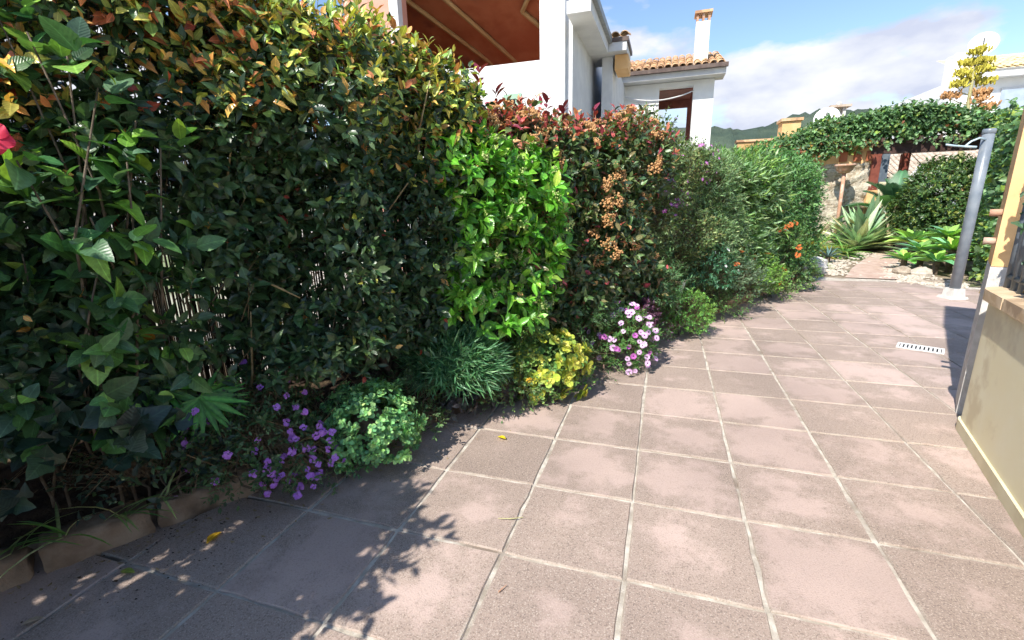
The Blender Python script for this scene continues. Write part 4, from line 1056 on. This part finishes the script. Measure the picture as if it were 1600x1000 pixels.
# fan palm
fpz = thing('fan_palm', 'small fan palm with bright green pleated leaves in the hedge shade', 'palm', P(.68, -.1, .2))
for (s_, o_, z_, az, sc) in ((.72, .12, .62, -.9, .20), (.60, .06, .68, .6, .17), (.66, .05, .56, -2.2, .16), (.80, .04, .56, -1.2, .15)):
    q = P(s_, o_, z_); MB().tube([P(.68, -.1, .2), (P(.68, -.1, .2) + q) / 2 + .03 * Z, q], (.007, .006, .004), 5).build('stalk', M['twig'], fpz)
    n = 19; a = np.linspace(-1.9, 1.9, n) + az * .25; ax = nz(T * .6 - Z * .55 + N * .5); ay = nz(np.cross(nz(N + .5 * Z), ax)); u = np.cos(a)[:, None] * ax + np.sin(a)[:, None] * ay
    me = shape_mesh('needle', M['leaf_o']); nn = np.repeat(nz(N + .5 * Z)[None], n, 0); x, y, z = leaf_frames(u + .08 * rnd3(n), nn); c = palette(n, [((.06, .20, .03), 2), ((.10, .28, .04), 1)])
    for j in range(n): inst('leaflet', me, mat44(x[j], y[j], z[j], q, sc * rng.uniform(.85, 1.05)) @ Matrix.Diagonal((1.5, 1, 1, 1)), fpz, c[j])
# dry stems
dg = thing('dry_stems', 'tangle of dry straw coloured stems under the dark hedge', 'plant', P(1.2, -.15, .18))
mb = MB()
for _ in range(170):
    a = P(1.15 + rng.normal(0, .18), .03 + rng.normal(0, .08), .20); d = nz(rnd3(1)[0] * np.array([1, 1, .6]) + np.array([.1, 0, .8])); L_ = rng.uniform(.15, .36)
    mb.tube([a, a + d * L_ * .5 + Z * .02, a + d * L_ + rng.normal(0, .04, 3)], (.0022, .0018, .001), 3, cap=False)
stuff(mb.build('stems', M['straw'], dg))

# blue green succulent mound
SC = [((.20, .44, .15), 4), ((.29, .55, .18), 3), ((.14, .33, .14), 3), ((.38, .60, .20), 1)]
t = thing('green_succulent', 'round blue green succulent mound hanging over the kerb', 'succulent', P(1.47, .15, .05))
pp, dd, ou = mound_points(420, P(1.46, .17, .22), (.235, .235, .225), .18, 4., .06, -.6, .25)
pos, d, nn, sz, ti, tt = twig_leaves(pp, dd, np.full(len(pp), .03), 11, .036, 1.35, .2, .18, 2.4, .55, 0.)
foliage(t, (pos, d, nn, sz, palette(len(pos), SC, .2), ou[ti]), 'round', 'succ', 300)
MB().lathe(P(1.46, .15, .04), [(.08, 0), (.12, .1), (.12, .2), (.07, .28), (0, .30)], 12).build('woody_core', M['bark'], t, True)

# dark grassy mound
GR = [((.07, .18, .08), 4), ((.11, .26, .11), 3), ((.20, .34, .17), 1.5)]
t = thing('grassy_tuft', 'rounded dark green grassy cushion between succulent and bright bush', 'plant', P(2.2, -.05, .15))
pp, dd, ou = mound_points(1500, P(2.18, -.02, .36), (.31, .26, .23), .08, 5., .12, -.3, .0)
dd = nz(dd + np.array([.5, -.15, .1])); pos, d, nn, sz, ti, tt = twig_leaves(pp, dd, np.full(len(pp), .05), 4, .10, .35, .3, .15)
foliage(t, (pos, d, nn, sz, palette(len(pos), GR), ou[ti]), 'needle', 'leaf', 0)
# small-leaved filler under the viburnum
mound('small_leaved_plant', 'small-leaved green plant under the bright green bush', 'plant', P(2.58, -.02, .42), (.30, .20, .24), 420, .07, 8, .026, 'oval', 'leaf', [((.05, .12, .03), 3), ((.09, .19, .04), 3), ((.15, .26, .05), 1)], amp=.15)
# grey purple succulents at the kerb
GP = [((.10, .09, .085), 3), ((.15, .13, .12), 2), ((.07, .08, .06), 2)]
for (s_, o_, lb) in ((2.12, .06, 'nearest the green succulent mound'), (2.30, .08, 'in the middle of the three'), (2.46, .10, 'next to the yellow succulent')):
    t = thing('grey_rosette', 'dull grey purple rosette plant on the kerb, ' + lb, 'succulent', P(s_, o_, .06), 'grey rosettes on the kerb')
    pp, dd, ou = mound_points(22, P(s_, o_, .10), (.10, .09, .09), .1, 5., .05, -.3, .3)
    pos, d, nn, sz, ti, tt = twig_leaves(pp, dd, np.full(len(pp), .025), 9, .06, 1.2, .2, .2, 2.4, .6, 0.)
    foliage(t, (pos, d, nn, sz, palette(len(pos), GP), ou[ti]), 'oval', 'succ', 60)

# yellow aeonium
t = thing('yellow_aeonium', 'bright yellow green rosette succulent spilling onto the paving', 'succulent', P(2.85, .15, .0))
pp, dd, ou = mound_points(105, P(2.83, .20, .24), (.30, .26, .25), .20, 4., .03, -.7, .25)
dd = nz(dd + N * .25)
pos, d, nn, sz, ti, tt = twig_leaves(pp, dd, np.full(len(pp), .030), 26, .066, 1.45, .05, .10, 2.4, .30, 0.)
q = (pos - P(2.80, .2, 0)); sunny = smooth(-.10, .14, q @ nz(np.array([.75, -.45, 0])) + rng.normal(0, .05, len(pos)))  # leaves yellower towards the path, greener at the back
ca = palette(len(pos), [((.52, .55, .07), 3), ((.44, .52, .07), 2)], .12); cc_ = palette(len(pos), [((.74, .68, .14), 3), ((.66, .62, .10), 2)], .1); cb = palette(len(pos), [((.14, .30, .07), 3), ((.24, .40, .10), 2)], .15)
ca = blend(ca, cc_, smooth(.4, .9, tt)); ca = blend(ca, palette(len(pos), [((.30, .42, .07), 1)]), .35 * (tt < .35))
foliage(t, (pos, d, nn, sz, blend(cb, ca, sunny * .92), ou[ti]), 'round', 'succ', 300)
p2_, d2_, o2_ = mound_points(320, P(2.82, .18, .22), (.27, .23, .22), .2, 4., .1, -.6, .2)
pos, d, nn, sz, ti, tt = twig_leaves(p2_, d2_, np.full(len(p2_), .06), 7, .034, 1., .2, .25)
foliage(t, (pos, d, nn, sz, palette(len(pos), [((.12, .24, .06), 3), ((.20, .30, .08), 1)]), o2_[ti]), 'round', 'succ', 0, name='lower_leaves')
MB().lathe(P(2.83, .15, .02), [(.10, 0), (.13, .1), (.12, .22), (.07, .3), (0, .32)], 12).build('woody_core', M['bark'], t, True)
yb = [floret_mesh('flower_head', 24, .02, 'yellow_centre', .005)]
scatter_heads(t, 'flower_head', yb, (pp, dd, ou), 7, .05)

# osteospermum daisies
dz, pts = mound('african_daisies', 'clump of pale pink daisies with dark centres at the edge of the paving', 'flowers', P(3.76, .24, .23), (.27, .25, .26), 560, .06, 9, .036, 'lance', 'leaf', [((.09, .22, .06), 3), ((.15, .32, .07), 2)], amp=.12, depth=.08, low=-.6)
dm = [flower_mesh('daisy', 13, .031, 'petal_pink', 'flower_centre', .26, .12, .22) for _ in range(2)] + [flower_mesh('daisy', 13, .028, 'petal_magenta', 'flower_centre', .26, .3, .22)]
scatter_heads(dz, 'daisy', dm, pts, 100, .075, .7, 1.05, filt=lambda p: (p - P(3.76, .24, .2)) @ np.array([.3, -.9, .3]) > -.12, face=np.array([-.1, -.8, .3]))
dp, pts = mound('purple_leaved_plant', 'dark purple leaved plant behind the pink daisies', 'plant', P(4.15, .1, .30), (.20, .18, .24), 180, .07, 8, .036, 'oval', 'leaf', [((.09, .03, .07), 3), ((.15, .06, .11), 2), ((.2, .1, .16), 1)], amp=.15)
gm, pts = mound('green_cushion_plant', 'green leafy cushion behind the yellow succulent and daisies', 'plant', P(3.45, .02, .45), (.32, .22, .28), 420, .08, 8, .036, 'lance', 'leaf', [((.05, .12, .04), 3), ((.08, .18, .05), 3)], amp=.15)
# light green ground cover cushion
gc_, pts = mound('ground_cover_cushion', 'fresh light green ground cover cushion beside the plant tag', 'plant', P(4.98, .12, .22), (.33, .24, .26), 900, .045, 8, .022, 'oval', 'leaf', lambda pos, tt, ti: blend(palette(len(pos), [((.12, .30, .07), 3), ((.19, .42, .08), 2)]), palette(len(pos), [((.32, .58, .12), 1)]), smooth(-.1, .25, (pos - P(4.98, .12, 0)) @ T) * .8), amp=.12, low=-.6)
# undergrowth below the far hedge
UG = [((.08, .18, .07), 3), ((.12, .25, .10), 3), ((.18, .30, .13), 1)]
for (s_, o_, z_, rx, rz_, nm, lb, cl, n, sz_, shp) in (
    (4.45, -.02, .62, .36, .30, 'leafy_undershrub', 'dark leafy undershrub below the photinia, left of the plant tag', UG, 420, .042, 'lance'),
    (5.55, -.02, .62, .38, .30, 'jasmine', 'jasmine with small white flowers right of the plant tag', [((.06, .18, .09), 3), ((.09, .25, .12), 3)], 480, .034, 'oval'),
    (6.25, .06, .42, .36, .28, 'hanging_plant', 'grey green plant hanging over the ochre kerb stones', [((.10, .17, .09), 3), ((.16, .23, .13), 2)], 480, .048, 'lance'),
    (7.10, .06, .36, .32, .26, 'orange_lantana', 'bright green lantana with orange flowers at the far kerb', [((.13, .28, .05), 3), ((.22, .40, .07), 2)], 420, .036, 'oval'),
    (8.35, .12, .26, .34, .26, 'kerb_end_plant', 'light green plant at the far end of the kerb', [((.10, .20, .08), 3), ((.20, .32, .10), 2)], 420, .042, 'oval')):
    t, pts = mound(nm, lb, 'plant', P(s_, o_, z_), (rx, .24, rz_), n, .09, 8, sz_, shp, 'leaf', cl, amp=.18, low=-.6)
    if nm == 'jasmine': scatter_heads(t, 'flower', [flower_mesh('flower', 5, .02, 'petal_white', None)], pts, 30, .1)
    if nm == 'orange_lantana': scatter_heads(t, 'flower_head', [cluster_mesh('petal_orange', 12, .03, .015)], pts, 12, .1, filt=lambda p: p[:, 2] > .25)
    if nm == 'hanging_plant': scatter_heads(t, 'flower_head', [cluster_mesh('petal_orange', 10, .026, .014)], pts, 5, .1, filt=lambda p: p[:, 2] > .5)
t, pts = mound('lantana_bush', 'bush with orange red flower heads before the rounded shrub', 'plant', P(7.9, .05, .75), (.34, .22, .32), 260, .1, 8, .042, 'oval', 'leaf', [((.09, .19, .05), 3), ((.14, .27, .06), 2)], amp=.2, low=-.6)
scatter_heads(t, 'flower_head', [cluster_mesh('petal_orange', 12, .035, .016)], pts, 14, .1)

for (s_, o_, rx, rz_, n, sz_, shp, cl, lb) in (
    (1.78, .02, .30, .20, 240, .026, 'oval', [((.07, .15, .05), 3), ((.13, .22, .08), 2)], 'between the green succulent and the grassy cushion'),
    (1.22, .02, .26, .22, 260, .024, 'oval', [((.06, .14, .05), 3), ((.11, .20, .07), 2)], 'between the purple flowers and the green succulent'),
    (2.55, .16, .22, .14, 200, .022, 'round', [((.12, .24, .08), 3), ((.2, .3, .1), 1)], 'left of the yellow succulent'),
    (3.28, .16, .24, .18, 240, .030, 'lance', [((.09, .19, .06), 3), ((.16, .28, .09), 1), ((.3, .18, .14), .6)], 'between the yellow succulent and the daisies'),
    (4.45, .08, .26, .22, 260, .024, 'oval', [((.09, .19, .07), 3), ((.12, .08, .11), 2)], 'between the daisies and the light green cushion'),
    (5.85, .10, .30, .20, 260, .026, 'oval', [((.10, .22, .07), 3), ((.18, .33, .09), 2)], 'just past the light green cushion'),
    (7.6, .12, .28, .20, 240, .030, 'oval', [((.14, .28, .08), 3), ((.22, .36, .10), 2)], 'between the orange lantana and the kerb end')):
    mound('trailing_filler', 'low sprawling leafy filler ' + lb, 'plant', P(s_, o_, .16), (rx, .20, rz_), n, .10, 8, sz_, shp, 'leaf', cl, amp=.4, depth=.25, low=-.5, up_bias=.1, group='sprawling fillers', spread=1.0, freq=3.)

# ------------------------------------------------------------------ bamboo stub, plant tag, stones
bs_ = thing('bamboo_stub', 'cut hollow bamboo stub standing beside the yellow succulent', 'bamboo cane', P(2.93, -.02, .15))
p0 = P(2.93, -.02, .1); ax_ = nz(Z + .25 * T); mb = MB(); mb.tube([p0, p0 + ax_ * .2, p0 + ax_ * .40], .042, 14, cap=False); mb.tube([p0 + ax_ * .40, p0 + ax_ * .1], .034, 14, cap=False)
mb.build('cane', M['bamboo'], bs_, True)
MB().tube([p0 + ax_ * .30, p0 + ax_ * .302], .0338, 14).build('hollow', M['black'], bs_)
tg = thing('plant_tag', 'cream plastic plant tag tilted in the ground cover', 'plant tag', P(5.0, .10, .3))
q0 = P(4.98, .10, .30); up2 = nz(Z + .55 * T * .9); side = nz(np.cross(up2, N)); mb = MB(); v = []
for d_ in (0, .004):
    for (a, b_) in ((-.008, 0), (.008, 0), (.03, .14), (.03, .29), (.018, .31), (-.018, .31), (-.03, .29), (-.03, .14)): v.append(q0 + side * a + up2 * b_ + N * d_)
mb.add(v, [tuple(range(8))[::-1], tuple(range(8, 16))] + [(i, (i + 1) % 8, 8 + (i + 1) % 8, 8 + i) for i in range(8)]).build('tag_plate', M['tagm'], tg)
mb = MB(); mb.box(q0 + up2 * .292 + N * .0055, (.016, .004, .014), math.atan2(T[1], T[0])); mb.build('tag_hole', M['black'], tg)
def rock(name, label, c, r, mat='rock', group=None, seed=0, flat=.6):
    rr = np.random.default_rng(seed); n1, n2 = 9, 6; w = Wob(2.2); v = []
    for i in range(n2 + 1):
        th = math.pi * i / n2
        for j in range(n1):
            ph_ = 2 * math.pi * j / n1; u = np.array([math.sin(th) * math.cos(ph_), math.sin(th) * math.sin(ph_), math.cos(th)]); k = 1 + .16 * w(u) + rr.normal(0, .05)
            v.append(np.array(c) + u * np.array(r) * k)
    f = [(i * n1 + j, (i + 1) * n1 + j, (i + 1) * n1 + (j + 1) % n1, i * n1 + (j + 1) % n1) for i in range(n2) for j in range(n1)]
    o = MB().add(v, f).build(name, M[mat]); return tag(o, label, 'rock', group)
rock('edging_rock', 'brown edging rock below the agave, left one', (4.10, 9.95, .05), (.17, .12, .10), seed=1, group='rocks by the agave')
rock('edging_rock', 'pale edging rock below the agave, right of the brown one', (4.32, 9.82, .05), (.16, .11, .10), 'pebble', seed=2, group='rocks by the agave')
rock('flat_stone', 'thin flat stone lying on the paving end near the pole', (4.18, 9.1, .022), (.22, .10, .02), seed=3)
rock('grey_boulder', 'rounded grey boulder where the kerb ends', (2.62, 9.85, .12), (.28, .22, .20), 'concrete', seed=5)
rock('grey_boulder', 'smaller grey stone behind the rounded boulder at the kerb end', (2.85, 10.4, .10), (.22, .20, .16), 'concrete', seed=6)

# ------------------------------------------------------------------ far garden plants
AG = [((.20, .42, .10), 3), ((.30, .55, .11), 3), ((.15, .36, .19), 2), ((.40, .62, .13), 1)]
SH['agave'] = leaf_shape(.19, ((0, .45), (.2, .5), (.5, 1.), (.75, .8), (1, 0)), .45, .25)
def agave(c, n, L_, label, cols=AG, group='agaves', shape='agave', up_=.75):
    t = thing('agave', label, 'agave', c, group); me = shape_mesh(shape, M['succ_o'])
    for j in range(n):
        k = j / n; a = j * 2.4; el = .15 + 1.15 * k * up_; u = np.array([math.cos(a) * math.cos(el), math.sin(a) * math.cos(el), math.sin(el)]) + rng.normal(0, .06, 3)
        nn = np.array([-math.cos(a) * math.sin(el), -math.sin(a) * math.sin(el), math.cos(el)])
        x, y, z = leaf_frames(u[None], nn[None]); inst('leaf', me, mat44(x[0], y[0], z[0], np.array(c) + u * .02, L_ * (1 - .35 * k) * rng.uniform(.85, 1.1)), t, palette(1, cols)[0])
    MB().tube([np.array(c) - Z * c[2], np.array(c)], .05, 7).build('stem', M['bark'], t)
    return t
for (x_, y_, z_, n, L_, lb) in ((4.62, 10.05, .22, 18, .42, 'at the front of the group'), (4.95, 10.35, .40, 20, .48, 'taller, just left of the pole'), (4.75, 10.9, .30, 18, .50, 'behind the edging rocks'), (5.25, 11.2, .55, 18, .50, 'tallest, at the back of the group'), (4.35, 10.55, .18, 16, .40, 'lowest, beside the path shade'), (5.15, 12.3, .35, 20, .62, 'spiky, where the path bends'), (5.35, 10.05, .30, 16, .42, 'behind the pole')):
    agave((x_, y_, z_), n, L_, 'soft green agave rosette ' + lb)
agave((3.35, 11.4, .12), 26, .42, 'dark blue spiky rosette on the pebbles left of the path', [((.06, .11, .11), 3), ((.09, .15, .15), 2)], None, 'needle', .9)
strap_tuft('green_tuft', 'small bright green grass tuft on the pebbles', 'plant', (3.02, 10.5, .0), 90, .22, [((.20, .36, .06), 2), ((.28, .44, .09), 1)], 1., 1.4, single=False)
AL = [((.22, .34, .20), 3), ((.32, .44, .26), 3), ((.42, .50, .28), 2), ((.46, .42, .22), 1)]
for (x_, y_, n, L_, lb) in ((4.75, 14.0, 90, 1.2, 'left of the pair'), (5.15, 14.7, 90, 1.35, 'right of the pair')):
    strap_tuft('pale_aloe', 'tall pale grey green aloe with slender upright leaves, ' + lb, 'aloe', (x_, y_, .05), n, L_, AL, 1.7, 1.3, 'pale aloes', mk='succ', shape='needle')
for (x_, y_, L_, lb) in ((4.0, 12.6, .62, 'nearest the path'), (3.7, 13.4, .8, 'behind, by the rough wall')):
    strap_tuft('strap_leaved_plant', 'green strap-leaved clump ' + lb, 'plant', (x_, y_, .05), 70, L_, [((.13, .27, .06), 3), ((.22, .38, .09), 2), ((.08, .18, .05), 2)], 1.5, .9, 'strap-leaved clumps', single=True)
strap_tuft('yellow_grass', 'yellowing ornamental grass at the foot of the end shrub', 'plant', (3.25, 12.4, .05), 160, .75, [((.40, .34, .10), 2), ((.26, .32, .09), 2)], .8, 1.3, single=False)
# cycad
cy_ = thing('cycad', 'cycad with dark arching feathery fronds by the pergola', 'cycad', (5.75, 15.0, .0))
MB().lathe((5.75, 15.0, 0), [(.16, 0), (.19, .3), (.17, .62), (.1, .72), (0, .74)], 12).build('trunk', M['bark'], cy_, True)
mb = MB(); R_ = 26
cur = lambda t_: np.array([0, .15 + 1.05 * t_ - .1 * t_ * t_, .55 * t_ - .62 * t_ * t_])
for k in range(R_ * 2):
    t_ = .12 + .88 * k / (R_ * 2); p = cur(t_)
    for sd in (-1, 1):
        L_ = .20 * math.sin(math.pi * (t_ * .85 + .12)) + .03; q = p + np.array([sd * L_, L_ * .55, -.02 + .05]); w_ = np.array([0, .017, 0])
        mb.add([p - w_, p + w_, q], [(0, 1, 2)])
mb.tube([cur(t_) for t_ in np.linspace(0, 1, 8)], np.linspace(.014, .004, 8), 4)
frm = mb.mesh('frond', M['leaf_o'], False)
for j in range(30):
    a = j * 2.4; el = rng.uniform(-.15, 1.0) if j < 22 else rng.uniform(.9, 1.3)
    inst('frond', frm, Matrix.Translation((5.75, 15.0, .68)) @ Matrix.Rotation(a, 4, 'Z') @ Matrix.Rotation(el, 4, 'X') @ Matrix.Scale(rng.uniform(1.0, 1.3), 4), cy_, palette(1, [((.08, .19, .09), 2), ((.13, .27, .11), 1)])[0])
for (x_, h_) in ((5.62, .62), (5.70, .80), (5.56, .5)): pass
sk = thing('flower_stalks', 'pale upright flower stalks in front of the cycad', 'plant', (5.45, 14.2, 0))
for (dx, h_, ln_) in ((0, 1.15, .03), (.08, 1.0, .12), (-.06, .95, -.10)): MB().tube([(5.45, 14.2, 0), (5.45 + dx, 14.2, h_ * .6), (5.45 + dx + ln_, 14.2, h_)], (.03, .028, .02), 7).build('stalk', surface('pale_stalk', (.52, .40, .24), (.6, .48, .3), 8), sk, True)

# large bush right of the cycad
mound('camellia_bush', 'large dense dark green bush behind the agaves', 'shrub', (6.35, 13.7, 1.05), (.98, .8, 1.0), 3000, .14, 8, .085, 'oval', 'gloss', [((.06, .12, .04), 3), ((.09, .17, .05), 3), ((.22, .28, .06), 1)], amp=.20, depth=.14, low=-.9, freq=3.5, base=np.array([6.35, 13.7, 0]), nstem=6)
# climber on the pergola
CL = [((.13, .25, .09), 4), ((.19, .33, .14), 3), ((.08, .16, .07), 3), ((.30, .40, .09), .6)]
def slab_points(n, f, amp=.1, depth=.15):
    u, v = rng.uniform(0, 1, n), rng.uniform(0, 1, n); p, nn = f(u, v); w = Wob(2.5)
    p = p + nn * (amp * w(p) - np.minimum(rng.exponential(depth, n), .5))[:, None]
    return p, nz(nn + .5 * rnd3(n) + .2 * Z), np.ones(n) * .8
def mat_front(u, v):   # sagging mat: front face and top, from the hedge end to the right pillar
    x = 3.15 + u * 5.75; a = v * 2.6
    y = 15.75 + np.where(v < .45, 0, (v - .45) * 3.2); zt = np.interp(x, (3.1, 4.1, 5.7, 7., 7.8, 8.9), (2.85, 3.3, 3.52, 3.48, 3.2, 3.0)); zb = np.where(x < 4.4, 2.35, np.where(x < 5.3, 2.74, 2.90)) + .04 * np.sin(x * 5)
    z = np.where(v < .45, zb + (zt - zb) * v / .45, zt); nn = np.stack([0 * x, np.where(v < .45, -1., -.15), np.where(v < .45, .35, 1.)], -1)
    return np.stack([x, y, z], -1), nz(nn)
pts = slab_points(2600, mat_front, .10, .16)
shrub('pergola_climber', 'thick mat of green climber covering the pergola roof', 'climber', pts, .20, 8, .115, 'wide', 'leaf', lambda pos, tt, ti: blend(palette(len(pos), CL), palette(len(pos), [((.32, .12, .06), 1), ((.4, .25, .07), 1)]), .02 + .12 * (pos[:, 2] < 2.8)), 150, None, base=np.array([8.6, 16.2, 0.]), nstem=4)
cb_ = bpy.data.objects['pergola_climber']; hs = []
for _ in range(26):
    x_ = rng.uniform(4.3, 8.6); L_ = rng.uniform(.05, .22); a = np.array([x_, 15.62, 2.80]); b_ = a + np.array([rng.normal(0, .08), -.08, -L_]); MB().tube([a, (a + b_) / 2 + np.array([.03, -.05, 0]), b_], (.006, .004, .003), 4).build('hanging_shoot', M['twig'], cb_)
    hs.append(np.stack([a + (b_ - a) * t_ for t_ in np.linspace(.1, 1, 6)]))
hs = np.concatenate(hs); foliage(cb_, (hs, nz(rnd3(len(hs)) + np.array([0, -.4, -.6])), nz(np.array([0, -1., .4]) + .5 * rnd3(len(hs))), rng.uniform(.06, .11, len(hs)), palette(len(hs), CL), np.ones(len(hs))), 'wide', 'leaf', 0, name='hanging_leaves')
def ivy_wall(u, v):
    x = 4.75 + u * 3.2; y = 8.9 + u * 6.9; z = .15 + v * (2.35 + .55 * u); nn = np.stack([np.full_like(x, -.8), np.full_like(x, -.45), .35 * v], -1)
    return np.stack([x, y, z], -1), nz(nn)
pts = slab_points(2300, ivy_wall, .12, .14)
shrub('climbing_ivy', 'tall bank of climbing ivy along the right side behind the pole', 'climber', pts, .16, 8, .10, 'wide', 'leaf', lambda pos, tt, ti: blend(palette(len(pos), CL), palette(len(pos), [((.24, .34, .05), 1)]), .15), 100, None, base=np.array([6.2, 12.2, 0.]), nstem=6)
bt = MB(); bt.add([(5.0, 9.0, -.05), (8.2, 15.9, -.05), (8.2, 15.9, 2.5), (5.0, 9.0, 2.2), (5.15, 8.93, -.05), (8.35, 15.83, -.05), (8.35, 15.83, 2.5), (5.15, 8.93, 2.2)], [(0, 3, 2, 1), (4, 5, 6, 7), (3, 7, 6, 2), (0, 4, 7, 3)])
tag(bt.build('boundary_wall', M['ochre']), 'ochre boundary wall under the climbing ivy', 'wall')
bst = thing('bare_stems', 'bare grey climbing stems at the foot of the ivy beside the pole', 'plant', (4.3, 8.0, 0))
for (a, b_, c) in (((4.35, 8.2, 0), (4.5, 8.4, .25), (4.75, 8.7, .55)), ((4.3, 8.0, .02), (4.6, 8.2, .12), (4.9, 8.5, .2)), ((4.5, 8.4, .25), (4.55, 8.5, .5), (4.7, 8.7, .9))): MB().tube([a, b_, c], (.016, .013, .008), 6).build('stem', M['straw'], bst, True)

# ivy on the railing
ri = thing('railing_ivy', 'ivy leaves climbing through the slate blue railing', 'ivy', (*(WC - WT * .5 - WN * .1), .88))
n = 240; k = rng.uniform(-.05, 2.0, n); z_ = .92 + rng.beta(1.3, 1.2, n) * .85; pos = np.array([[*(WC - WT * a - WN * (.085 + o_)), b_] for a, b_, o_ in zip(k, z_, rng.normal(0, .035, n))])
keep = rng.uniform(size=n) < (.35 + .65 * smooth(.9, 1.5, pos[:, 2])); pos = pos[keep]; n = len(pos)
dv = nz(np.array([-.5, -.5, -.5]) + .8 * rnd3(n)); nn = nz(np.array([-.8, -.5, .5]) + .5 * rnd3(n))
foliage(ri, (pos, dv, nn, rng.uniform(.04, .075, n), palette(n, [((.05, .12, .06), 3), ((.10, .20, .10), 2), ((.16, .24, .12), 1)]), np.ones(n)), 'ivy', 'leaf', n)
for j in range(6):
    a = rng.uniform(0, 2.4); MB().tube([rp(a, .9, .075), rp(a + .1, 1.2, .105), rp(a + .05, 1.5, .065), rp(a + .2, 1.75, .085)], (.005, .004, .003, .002), 5).build('vine_stem', M['twig'], ri)
# reddish creeper on the porch pillar
rc = thing('red_creeper', 'reddish creeper hanging on the right of the peach pillar', 'climber', (*pc, 2.4))
n = 140; zc = rng.uniform(1.2, 3.1, n); xx = rng.uniform(.02, .30, n); pos = np.array([[*(PC - PN * (a + .06) - PT * .015), b_] for a, b_ in zip(xx, zc)]); dv = nz(np.array([-.2, -.5, -.8]) + .6 * rnd3(n)); nn = nz(np.array([-.3, -1, .3]) + .4 * rnd3(n))
kp_ = (xx > .33 - .12 * (zc - 1.0)); foliage(rc, (pos[kp_], dv[kp_], nn[kp_], rng.uniform(.04, .07, kp_.sum()), palette(kp_.sum(), [((.24, .07, .06), 2), ((.12, .12, .06), 2), ((.07, .14, .06), 1)]), np.ones(kp_.sum())), 'ivy', 'leaf', int(kp_.sum()))

# agave flower stalk in the distance
st = thing('agave_flower_stalk', 'tall yellow agave flower stalk rising in front of the far white house', 'agave', (9.35, 20.2, 0))
MB().tube([(9.35, 20.2, -.05), (9.33, 20.2, 3.0), (9.25, 20.2, 4.4), (9.22, 20.2, 5.55)], (.09, .075, .05, .02), 9).build('stalk', M['bamboo'], st, True)
pads = []
for (x_, z_, up_) in ((0, 5.68, 1), (-.16, 5.40, 1), (.2, 5.38, 1), (.28, 5.12, 1), (-.42, 5.05, 1), (.02, 4.92, 1), (.5, 4.78, 1), (-.5, 4.72, .8), (-.55, 4.42, .6), (.36, 4.45, .6), (.30, 4.22, .5), (-.62, 3.98, .4), (.62, 4.0, .4)):
    q = np.array([9.23 + x_ * .85, 20.2 + rng.normal(0, .12), z_]); MB().tube([(9.24, 20.2, z_ - .28), (9.24 + x_ * .4, 20.2, z_ - .2), q - Z * .05], (.02, .016, .012), 5).build('side_branch', M['bamboo'], st, True)
    mb = MB()
    for _ in range(80):
        p = q + np.clip(rng.normal(0, 1, 3), -1.7, 1.7) * np.array([.12, .11, .045]); d = nz(rng.normal(0, .35, 3) + Z); mb.tube([p, p + d * .13], (.022, .026), 4)
    stuff(mb.build('flower_pad', surface('agave_flower', (.46, .40, .05), (.56, .50, .08), 8) if up_ > .7 else M['bronze_floret'], st))

# ------------------------------------------------------------------ litter on the paving
def fallen(name, label, x, y, L_, rz, col, cat='leaf', group=None):
    t = inst(name, shape_mesh('oval_hi', M['leaf_o']), Matrix.Translation((x, y, .018)) @ Matrix.Rotation(rz, 4, 'Z') @ Matrix.Rotation(.12, 4, 'X') @ Matrix.Scale(L_, 4), None, col)
    return tag(t, label, cat, group)
fallen('fallen_leaf', 'yellow fallen leaf with brown edge lying in the shade', -1.83, 1.20, .085, .2, (.55, .34, .03))
fallen('fallen_leaf', 'bright yellow fallen leaf on the sunlit paving', -.86, 2.42, .065, 1.2, (.80, .62, .03))
fallen('fallen_leaf', 'small green fallen leaf near the kerb in the shade', -2.03, .98, .06, -1.3, (.28, .36, .08))
fallen('fallen_leaf', 'pale curled leaf fallen near the bottom left corner', -2.10, .70, .06, -.6, (.45, .36, .28))
tag(MB().tube([(-.66, 1.72, .012), (-.60, 1.73, .016), (-.55, 1.76, .012)], (.002, .003, .0015), 5).build('fallen_stalk', M['bamboo']), 'thin yellow stalk fallen across a paving slab', 'stalk')
tag(MB().tube([(-.52, 1.33, .010), (-.50, 1.37, .012)], (.003, .001), 5).build('fallen_twig', M['clay']), 'short reddish twig on the paving', 'twig')
lt = MB()
for _ in range(260):
    s_, o_ = rng.uniform(.0, 4.5), .03 + abs(rng.normal(0, .18)); p = P(s_, o_, .009); a = rng.uniform(0, 6.28); L_ = rng.uniform(.004, .016); d = np.array([math.cos(a), math.sin(a), 0]); e = np.array([-d[1], d[0], 0]) * L_ * .4
    lt.add([p - d * L_, p + e, p + d * L_ + Z * .004, p - e], [(0, 1, 2, 3)])
o = lt.build('leaf_litter', M['straw']); stuff(o); tag(o, 'scattered dry litter along the foot of the kerb', 'litter')
cr_ = MB()
for _ in range(300):
    p = np.array([-1.92 + rng.normal(0, .20), 1.12 + rng.normal(0, .16), .010]) if rng.uniform() < .6 else P(rng.uniform(.2, 2.6), .03 + abs(rng.normal(0, .10)), .010); r_ = min(.0011 + rng.exponential(.0007), .0035)
    cr_.add(np.array(ico) * rng.uniform(.6, 1.3, (12, 1)) * np.array([r_ * rng.uniform(.8, 3.), r_ * rng.uniform(.8, 2.), r_ * .5]) + p, icf)
o = cr_.build('soil_crumbs', M['soil']); stuff(o); tag(o, 'dark soil crumbs spilled on the shaded paving by the kerb', 'soil')
